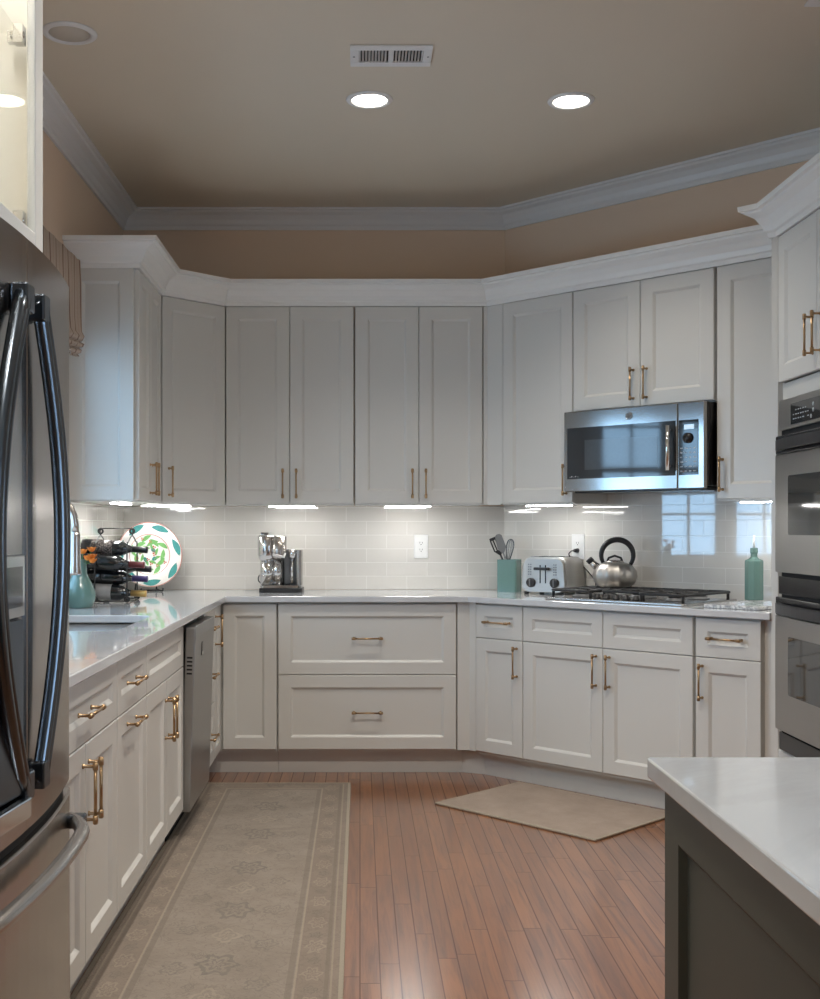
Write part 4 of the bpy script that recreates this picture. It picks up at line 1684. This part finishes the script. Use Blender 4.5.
b = MB()
for sx_ in (0.115, 0.147):
    b.box(sx_ - 0.003, sx_ + 0.003, -0.0012, -0.0003, 0.06, 0.155)
b.build('lever_slot', 'black', fp)
b = MB()
b.box(0.09, 0.172, -0.030, -0.0014, 0.128, 0.143)
b.build('lever', 'plastic', fp, 0.004)
b = MB()
for sx_ in (0.048, 0.060, 0.196, 0.208):
    for i in range(5):
        b.lathe([(0.0035, -0.003), (0.0035, -0.0003)], (sx_, 0, 0.105 + i * 0.013), 'y', 8)
b.build('button', 'grey', fp)
b = MB()
for sx_ in (0.05, 0.10, 0.152, 0.20):
    b.box(sx_ - 0.012, sx_ + 0.012, 0.035, td_ - 0.035, th_ - 0.0005, th_ + 0.0012)
b.build('bread_slot', 'mesh', to)
for x in (0.02, tw_ - 0.02):
    for y in (0.025, td_ - 0.025):
        b = MB()
        b.lathe([(0.013, 0.0), (0.013, 0.0138)], (x, y, 0), 'z', 12)
        b.build('foot', 'plastic', to)

# ------------------------------------------------------------------ outlets
def outlet(label, loc, rz, plug):
    o = thing('wall_outlet', label, 'outlet', loc, rz)
    b = MB()
    b.box(-0.040, 0.040, -0.0065, -0.0006, -0.067, 0.067)
    pl = b.build('cover_plate', 'white', o, 0.003)
    b = MB()
    b.box(-0.017, 0.017, -0.0085, -0.0066, -0.034, 0.034)
    f = b.build('receptacle', 'white', o, 0.001)
    b = MB()
    for z in (-0.019, 0.019):
        b.box(-0.008, -0.0058, -0.0089, -0.0086, z - 0.002, z + 0.006)
        b.box(0.0058, 0.008, -0.0089, -0.0086, z - 0.002, z + 0.006)
        b.lathe([(0.0028, -0.0089), (0.0028, -0.0086)], (0, 0, z - 0.008), 'y', 8)
    b.build('slot', 'mesh', f)
    return o


outlet('white wall outlet on the back wall tiles between coffee machine and crock', (pxl(421, YB - TT), YB - TT, 1.158), 0, False)
WO = 7.319 - TT * math.sqrt(2)
r_ = (578.5 - 360) / 1150.0
ox, oy = r_ * WO / (1 + r_), WO / (1 + r_)
outlet('white wall outlet with a black plug behind the toaster', (ox, oy, 1.162), ROT_DIAG, True)
# toaster lead
nrm = Vector((-R2, -R2, 0))
b = MB()
p0 = Vector((ox, oy, 1.142)) + nrm * 0.010
b.cyl(p0, p0 + nrm * 0.028, 0.013, 12, r1=0.009)
alng = Vector((R2, -R2, 0))
pts = [p0 + nrm * 0.028, p0 + nrm * 0.045 + Vector((0, 0, -0.003)) - alng * 0.008, p0 + nrm * 0.05 - alng * 0.02 + Vector((0, 0, -0.02)),
       p0 + nrm * 0.03 - alng * 0.012 + Vector((0, 0, -0.045)), p0 + nrm * 0.010 + alng * 0.01 + Vector((0, 0, -0.062)), p0 + nrm * 0.008 + alng * 0.06 + Vector((0, 0, -0.10)),
       p0 + nrm * 0.010 + alng * 0.115 + Vector((0, 0, -0.155)), p0 + nrm * 0.012 + alng * 0.12 + Vector((0, 0, -0.20)), p0 + nrm * 0.014 + alng * 0.10 + Vector((0, 0, -0.2235)),
       p0 + nrm * 0.016 + alng * 0.05 + Vector((0, 0, -0.2238))]


def smooth_path(pts, n=6):
    out = []
    P = [Vector(p) for p in pts]
    for i in range(len(P) - 1):
        a, b_, c_, d_ = P[max(i - 1, 0)], P[i], P[i + 1], P[min(i + 2, len(P) - 1)]
        for k in range(n):
            t = k / n
            out.append(0.5 * ((2 * b_) + (c_ - a) * t + (2 * a - 5 * b_ + 4 * c_ - d_) * t * t + (3 * b_ - a - 3 * c_ + d_) * t ** 3))
    out.append(P[-1])
    return out


b.tube(smooth_path(pts), 0.0032, 8)
tag(b.build('power_cord', 'plastic'), 'black plug and lead hanging from the outlet behind the toaster', 'cord')

# ------------------------------------------------------------------ utensil crock and utensils
cx_, cy_ = 0.818, 6.30
cr = thing('utensil_crock', 'square teal ceramic crock of utensils beside the toaster', 'crock', (cx_, cy_, CT), -0.42)
b = MB()
hw_ = 0.055
outr = [(p_[0], p_[1]) for p_ in rrect(-hw_, hw_, -hw_, hw_, 0.010, 3)]
innr = [(p_[0] * 0.88, p_[1] * 0.88) for p_ in outr]
m = len(outr)
vs = [(q_[0], q_[1], 0.0) for q_ in outr] + [(q_[0], q_[1], 0.176) for q_ in outr] + [(q_[0], q_[1], 0.176) for q_ in innr] + [(q_[0], q_[1], 0.012) for q_ in innr]
fs = [tuple(range(m - 1, -1, -1)), tuple(3 * m + k for k in range(m))]
for r0 in range(3):
    fs += [(r0 * m + k, r0 * m + (k + 1) % m, (r0 + 1) * m + (k + 1) % m, (r0 + 1) * m + k) for k in range(m)]
b.add(vs, fs)
b.build('pot', 'teal', cr)

UGP = 'cooking utensils in the teal crock'


def at_crock(dx, dy, dz):
    return Vector((cx_ + dx, cy_ + dy, CT + dz))


# slotted turner
ut = thing('slotted_turner', 'black slotted turner leaning left in the teal crock', 'utensil', (cx_, cy_, CT + 0.014), 0, UGP)
def turner(root, base, tip, hw0, material, slots):
    base, tip = Vector(base), Vector(tip)
    d = (tip - base).normalized()
    s = Vector((0, 1, 0)).cross(d).normalized()
    nn = d.cross(s)
    b = MB()
    neck = base + (tip - base) * 0.66
    b.tube([base, neck], 0.0052, 8)
    b.build('shaft', material, root)
    b = MB()
    L = (tip - neck).length
    def quad(u0, u1, t0, t1, ww0=None, ww1=None):
        pp = []
        for off in (-0.0016, 0.0016):
            pp += [neck + d * (L * t0) + s * u0[0] + nn * off, neck + d * (L * t0) + s * u0[1] + nn * off,
                   neck + d * (L * t1) + s * u1[1] + nn * off, neck + d * (L * t1) + s * u1[0] + nn * off]
        b.add(pp, [(0, 1, 2, 3), (4, 5, 6, 7), (0, 1, 5, 4), (1, 2, 6, 5), (2, 3, 7, 6), (3, 0, 4, 7)])
    quad((-0.006, 0.006), (-hw0, hw0), 0.0, 0.28)
    if slots:
        ww = 2 * hw0 / 7
        for k in range(0, 7, 2):
            quad((-hw0 + k * ww, -hw0 + (k + 1) * ww), (-hw0 + k * ww, -hw0 + (k + 1) * ww), 0.28, 0.85)
        quad((-hw0, hw0), (-hw0 * 0.9, hw0 * 0.9), 0.85, 1.0)
    else:
        quad((-hw0, hw0), (-hw0 * 0.8, hw0 * 0.8), 0.28, 0.9)
        quad((-hw0 * 0.8, hw0 * 0.8), (-hw0 * 0.35, hw0 * 0.35), 0.9, 1.0)
    b.build('blade', material, root)


turner(ut, (0.030, -0.004, 0.0), (-0.088, 0.004, 0.283), 0.026, 'plastic', True)
us = thing('serving_spoon', 'black serving spoon beside the turner in the teal crock', 'utensil', (cx_, cy_, CT + 0.014), 0, UGP)
turner(us, (0.026, -0.022, 0.0), (-0.066, -0.018, 0.300), 0.024, 'grey', False)
wk = thing('whisk', 'dark wire balloon whisk standing in the teal crock', 'utensil', (cx_, cy_, CT + 0.014), 0, UGP)
b = MB()
b.tube([(-0.022, 0.026, 0.0), (-0.005, 0.030, 0.15)], 0.006, 8)
b.build('grip', 'plastic', wk)
b = MB()
base = Vector((-0.005, 0.030, 0.15))
ax = Vector((0.16, 0.03, 1)).normalized()
s1_ = ax.cross(Vector((0, 1, 0))).normalized()
s2_ = ax.cross(s1_)
for k in range(5):
    a = PI * k / 5
    sd = s1_ * math.cos(a) + s2_ * math.sin(a)
    pts = []
    for i in range(17):
        t = PI * i / 16
        pts.append(base + ax * (0.125 * math.sin(t) ** 0.75) + sd * (0.036 * -math.cos(t) * (0.25 + 0.75 * math.sin(t) ** 0.8)))
    b.tube(pts, 0.0013, 6)
b.build('wires', 'gun', wk)

# ------------------------------------------------------------------ coffee machine
cm = thing('coffee_machine', 'chrome and grey coffee machine with milk frother on the back worktop', 'coffee machine', (pxl(279.5, 6.25), 6.25, CT))
b = MB()
b.prism(rrect(-0.105, 0.128, -0.085, 0.13, 0.02, 5), 0.0, 0.024)
b.build('base', 'plastic', cm, 0.003)
b = MB()
b.prism(rrect(-0.10, 0.123, -0.080, 0.125, 0.018, 5), 0.0245, 0.040)
b.build('drip_deck', 'chrome', cm, 0.002)
b = MB()
b.lathe([(0.041, 0.0405), (0.041, 0.17), (0.030, 0.172)], (-0.066, 0.025, 0), 'z', 32)
b.lathe([(0.034, 0.0405), (0.034, 0.18), (0.020, 0.182)], (-0.012, 0.03, 0), 'z', 28)
b.lathe([(0.044, 0.085), (0.046, 0.088), (0.044, 0.091)], (-0.066, 0.025, 0), 'z', 32)
b.build('column', 'chrome', cm)
b = MB()
b.box(0.024, 0.060, 0.02, 0.12, 0.0405, 0.232)
b.box(-0.05, 0.0235, 0.066, 0.12, 0.0405, 0.232)
b.build('body', 'grey', cm, 0.006)
b = MB()
b.prism(rrect(0.092, 0.122, -0.03, 0.12, 0.014, 5), 0.0405, 0.228)
b.build('water_tank', 'steel', cm)
b = MB()
b.box(0.0602, 0.0918, 0.05, 0.12, 0.0405, 0.224)
b.build('side_panel', 'grey', cm)
b = MB()
b.lathe([(0.030, 0.165), (0.046, 0.180), (0.052, 0.205), (0.053, 0.30), (0.046, 0.309), (0.001, 0.311)], (-0.068, 0.018, 0), 'z', 32)
hd_ = b.build('brew_head', 'chrome', cm)
b = MB()
b.box(-0.105, -0.060, 0.0, 0.03, 0.3115, 0.325)
b.build('lever', 'chrome', hd_, 0.004)
b = MB()
b.lathe([(0.026, 0.175), (0.038, 0.190), (0.041, 0.205), (0.041, 0.302), (0.001, 0.304)], (-0.002, -0.010, 0), 'z', 28)
b.build('capsule_holder', 'steel', cm)
b = MB()
b.tube([(-0.03, -0.045, 0.205), (-0.005, -0.058, 0.200), (0.028, -0.050, 0.190), (0.032, -0.03, 0.21)], 0.006, 10)
b.build('coffee_spout', 'white', cm)
b = MB()
b.lathe([(0.010, 0.175), (0.022, 0.195), (0.025, 0.230), (0.001, 0.232)], (0.072, -0.005, 0), 'z', 20)
b.build('steam_head', 'chrome', cm)
b = MB()
b.tube([(0.072, -0.006, 0.178), (0.070, -0.014, 0.13), (0.068, -0.022, 0.05)], 0.007, 12, radii=[0.009, 0.007, 0.0085])
b.build('steam_wand', 'chrome', cm)
b = MB()
b.tube(smooth_path([(-0.09, 0.10, 0.10), (-0.118, 0.09, 0.085), (-0.122, 0.08, 0.06), (-0.108, 0.075, 0.045), (-0.104, 0.08, 0.041)]), 0.0035, 8)
b.build('cord', 'plastic', cm)

# ------------------------------------------------------------------ bottle on its marble board
p = diag_pt(1.395, 0.25)
b = MB()
b.prism(rrect(-0.135, 0.13, -0.185, 0.18, 0.02, 5), 0.0008, 0.016)
o = b.build('marble_board', 'marble', None, 0.003)
o.location = (p[0], p[1], CT)
o.rotation_euler = (0, 0, ROT_DIAG)
tag(o, 'grey veined marble board on the worktop beside the cooktop', 'board')
BX = (754 - 360) / 1150.0
by = 5.29
bt = thing('oil_bottle', 'teal ceramic oil bottle with white pourer on the marble board', 'bottle', (BX * by, by, CT + 0.0165), 0)
b = MB()
b.lathe([(0.040, 0.0), (0.043, 0.004), (0.0425, 0.178), (0.040, 0.184), (0.024, 0.190), (0.016, 0.198), (0.0155, 0.212), (0.018, 0.220), (0.0175, 0.240), (0.001, 0.241)], (0, 0, 0), 'z', 10, smooth=False)
b.build('body', 'teal', bt, 0.002)
b = MB()
b.cyl((0, 0, 0.2412), (0, 0, 0.298), 0.006, 10, r1=0.004)
b.build('pourer', 'white', bt)

# ------------------------------------------------------------------ vase with orange flowers
va = thing('flower_vase', 'teal ceramic vase behind the sink', 'vase', (-1.225, 5.03, CT))
b = MB()
b.lathe([(0.050, 0.0), (0.056, 0.004), (0.067, 0.04), (0.068, 0.065), (0.058, 0.095), (0.042, 0.125), (0.031, 0.150), (0.029, 0.195), (0.036, 0.212), (0.031, 0.212), (0.025, 0.19)], (0, 0, 0), 'z', 32)
b.build('body', 'teal', va)
fwr = thing('flower_bunch', 'orange flowers standing in the teal vase', 'flowers', (-1.225, 5.03, CT + 0.19))
b = MB()
heads = [(0.040, -0.028, 0.022), (0.055, 0.0, 0.028), (0.022, -0.036, 0.050), (0.046, 0.022, 0.058), (-0.03, 0.0, 0.055), (0.060, -0.022, 0.010)]
for h in heads:
    b.tube([(0, 0, -0.06), (h[0] * 0.4, h[1] * 0.4, 0.0), h], 0.0022, 6)
b.build('stems', 'stem', fwr)
for h in heads:
    b = MB()
    for k in range(7):
        a = 2 * PI * k / 7 + h[0] * 40
        ca, sa = math.cos(a), math.sin(a)
        b.add([(h[0], h[1], h[2]), (h[0] + 0.014 * ca - 0.008 * sa, h[1] + 0.014 * sa + 0.008 * ca, h[2] + 0.008), (h[0] + 0.022 * ca, h[1] + 0.022 * sa, h[2] + 0.018),
               (h[0] + 0.014 * ca + 0.008 * sa, h[1] + 0.014 * sa - 0.008 * ca, h[2] + 0.006), (h[0], h[1], h[2] - 0.004)], [(0, 1, 2), (0, 2, 3), (4, 2, 1), (4, 3, 2)])
    b.sphere((h[0], h[1], h[2] + 0.006), 0.014, 12, 8, 1.0, 1.0, 0.8)
    b.build('flower', 'flower', fwr)

# ------------------------------------------------------------------ wine rack and bottles
rk = thing('wine_rack', 'black scrolled wire wine rack in front of the painted plate', 'wine rack', (0, 0, CT))
RX0, RX1, RY0, RY1 = -1.235, -1.085, 5.355, 5.60


def circ(cx, cz_, y, r, n=14):
    return [(cx + r * math.cos(2 * PI * k / n), y, cz_ + r * math.sin(2 * PI * k / n)) for k in range(n)]


ZT = 0.312
for x in (RX0, RX1):
    b = MB()
    pts = [(x, RY0, 0.026), (x, RY0 - 0.002, 0.15), (x, RY0 + 0.004, 0.27), (x, RY0 + 0.03, ZT - 0.03), (x, (RY0 + RY1) / 2, ZT), (x, RY1 - 0.03, ZT - 0.03), (x, RY1 - 0.004, 0.27), (x, RY1, 0.15), (x, RY1, 0.026)]
    b.tube(smooth_path(pts, 5), 0.0032, 8)
    b.build('side_hoop', 'iron', rk)
    # feet are flat coils
    for y in (RY0, RY1):
        b = MB()
        b.tube(circ(x, 0.0165, y, 0.0115), 0.0045, 8, closed=True)
        b.sphere((x, y, 0.0165), 0.008, 10, 6)
        b.build('foot', 'iron', rk)
b = MB()
for y in (RY0, RY1):
    b.tube([(RX0, y, 0.0065), (RX1, y, 0.0065)], 0.003, 8)
for x in (RX0, RX1):
    b.tube([(x, RY0, 0.0065), (x, RY1, 0.0065)], 0.003, 8)
b.build('base_frame', 'iron', rk)
b = MB()
ym = (RY0 + RY1) / 2
b.tube([(RX0, ym, ZT), (RX0 - 0.004, ym, ZT + 0.018), (RX0, ym, ZT + 0.034), (RX1, ym, ZT + 0.034), (RX1 + 0.004, ym, ZT + 0.018), (RX1, ym, ZT)], 0.0034, 8)
for x in (RX0, RX1):
    b.tube(circ(x, ZT + 0.021, ym, 0.011), 0.0045, 8, closed=True)
b.build('top_handle', 'iron', rk)

BG = 'wine bottles in the wire rack'


def wine(label, y, z, glass, foil, lab, x=-1.318, dip=0.0):
    o = thing('wine_bottle', label, 'bottle', (x, y, z), 0, BG)
    o.rotation_euler = (0, dip, 0)
    b = MB()
    b.lathe([(0.030, 0.0), (0.036, 0.004), (0.0372, 0.02), (0.0372, 0.175), (0.034, 0.195), (0.020, 0.220), (0.0145, 0.235), (0.0138, 0.262), (0.001, 0.262)], (0, 0, 0), 'x', 26)
    b.build('glass', glass, o)
    b = MB()
    b.lathe([(0.0150, 0.240), (0.0150, 0.302), (0.0158, 0.304), (0.0158, 0.312), (0.001, 0.313)], (0, 0, 0), 'x', 18)
    b.build('foil', foil, o)
    if lab:
        b = MB()
        b.lathe([(0.0376, 0.05), (0.0376, 0.15)], (0, 0, 0), 'x', 26)
        b.build('paper_label', lab, o)
    return o


wine('topmost wine bottle in the rack with speckled label and black foil', 5.45, CT + 0.262, 'wine', 'foil_b', 'wlabel', dip=0.06)
wine('second wine bottle from the top of the rack with maroon foil', 5.408, CT + 0.192, 'wine', 'foil_r', None, dip=0.06, x=-1.325)
wine('third wine bottle down the rack with purple foil', 5.452, CT + 0.121, 'wine', 'foil_p', None, dip=0.05)
wine('dark wine bottle in the back row of the rack', 5.540, CT + 0.165, 'wine', 'foil_b', None, dip=0.05)
wine('lowest wine bottle in the rack with grey label and gold foil', 5.418, CT + 0.052, 'wine', 'foil_g', 'wlabel2', dip=0.045)

# ------------------------------------------------------------------ painted plate on a stand
pc = Vector((pxl(149, 6.30), 6.30, 1.114))
pr = 0.180
pt = thing('decorative_plate', 'large white plate painted with teal leaves green sprigs and red berries', 'plate', pc, math.radians(24))
tilt = Matrix.Rotation(-math.radians(10), 4, 'X')
b = MB()
b.lathe([(0.001, -0.008), (0.100, -0.008), (0.108, -0.012), (0.118, -0.018), (pr - 0.003, -0.026), (pr, -0.0245), (pr - 0.002, -0.021), (0.110, -0.008), (0.10, -0.001), (0.001, -0.001)], (0, 0, 0), 'y', 56)
b.build('dish', 'plate', pt, xf=tilt)


def plate_y(r):
    if r < 0.1:
        return -0.0088
    if r < 0.118:
        return -0.0088 - (r - 0.1) / 0.018 * 0.010
    return -0.0188 - (r - 0.118) / (pr - 0.121) * 0.008


def leaf(b, cx, cz_, ang, ln, wd_, curve=0.0):
    n = 8
    L_, R_ = [], []
    for i in range(n + 1):
        t = i / n
        u = (t - 0.5) * ln
        wv = wd_ * math.sin(PI * t) ** 0.8 * 0.5
        off = curve * (1 - (2 * t - 1) ** 2)
        for sgn, lst in ((1, L_), (-1, R_)):
            px_, pz_ = u, off + sgn * wv
            x = cx + px_ * math.cos(ang) - pz_ * math.sin(ang)
            z = cz_ + px_ * math.sin(ang) + pz_ * math.cos(ang)
            lst.append((x, plate_y(math.hypot(x, z)) - 0.0004, z))
    vs = L_ + R_
    fs = [(i, i + 1, n + 2 + i, n + 1 + i) for i in range(n)]
    b.add(vs, fs)


def ringstrip(b, r0, r1, n=64):
    vs, fs = [], []
    for k in range(n):
        a = 2 * PI * k / n
        for r in (r0, r1):
            vs.append((r * math.cos(a), plate_y(r) - 0.0004, r * math.sin(a)))
    for k in range(n):
        k2 = (k + 1) % n
        fs.append((2 * k, 2 * k + 1, 2 * k2 + 1, 2 * k2))
    b.add(vs, fs)


b = MB()
b.cur = 0
for k in range(7):
    a = 2 * PI * k / 7 + 0.25
    leaf(b, 0.150 * math.cos(a), 0.150 * math.sin(a), a + PI / 2 + 0.12, 0.102, 0.034, -0.006)
for k in range(4):
    a = 2 * PI * k / 4 + 0.9
    leaf(b, 0.035 * math.cos(a), 0.035 * math.sin(a), a + 1.1, 0.034, 0.022)
b.cur = 1
for k in range(11):
    a = 2 * PI * k / 11
    rr = 0.088 if k % 2 else 0.070
    leaf(b, rr * math.cos(a), rr * math.sin(a), a + PI / 2 + (0.5 if k % 2 else -0.3), 0.066, 0.023, -0.006)
for k in range(8):
    a = 2 * PI * k / 8 + 0.35
    leaf(b, 0.046 * math.cos(a), 0.046 * math.sin(a), a + 0.9, 0.046, 0.016, 0.004)
leaf(b, 0.02, 0.06, 0.4, 0.075, 0.022, 0.008)
leaf(b, -0.04, -0.05, 2.5, 0.07, 0.02, 0.008)
b.cur = 2
ringstrip(b, 0.1105, 0.1130)
ringstrip(b, pr - 0.0045, pr - 0.0015)
for k in range(13):
    a = 2 * PI * k / 13 + 0.5
    rr = 0.028 + 0.066 * (k % 4) / 3
    x, z = rr * math.cos(a), rr * math.sin(a)
    for q in range(3):
        leaf(b, x + 0.006 * math.cos(q * 2.1), z + 0.006 * math.sin(q * 2.1), q * 1.3, 0.009, 0.009)
b.build('painted_pattern', ['pteal', 'pgreen', 'pred'], pt, xf=tilt)
# stand
ps = thing('plate_stand', 'black easel stand holding the painted plate in the corner', 'stand', (pc.x, pc.y, CT), math.radians(24))
b = MB()
for sx_ in (-0.06, 0.06):
    b.tube([(sx_, -0.075, 0.022), (sx_, -0.07, 0.006), (sx_, 0.07, 0.006), (sx_ * 0.8, 0.05, 0.15)], 0.005, 8)
b.tube([(-0.06, 0.02, 0.006), (0.06, 0.02, 0.006)], 0.005, 8)
b.build('easel', 'plastic', ps)
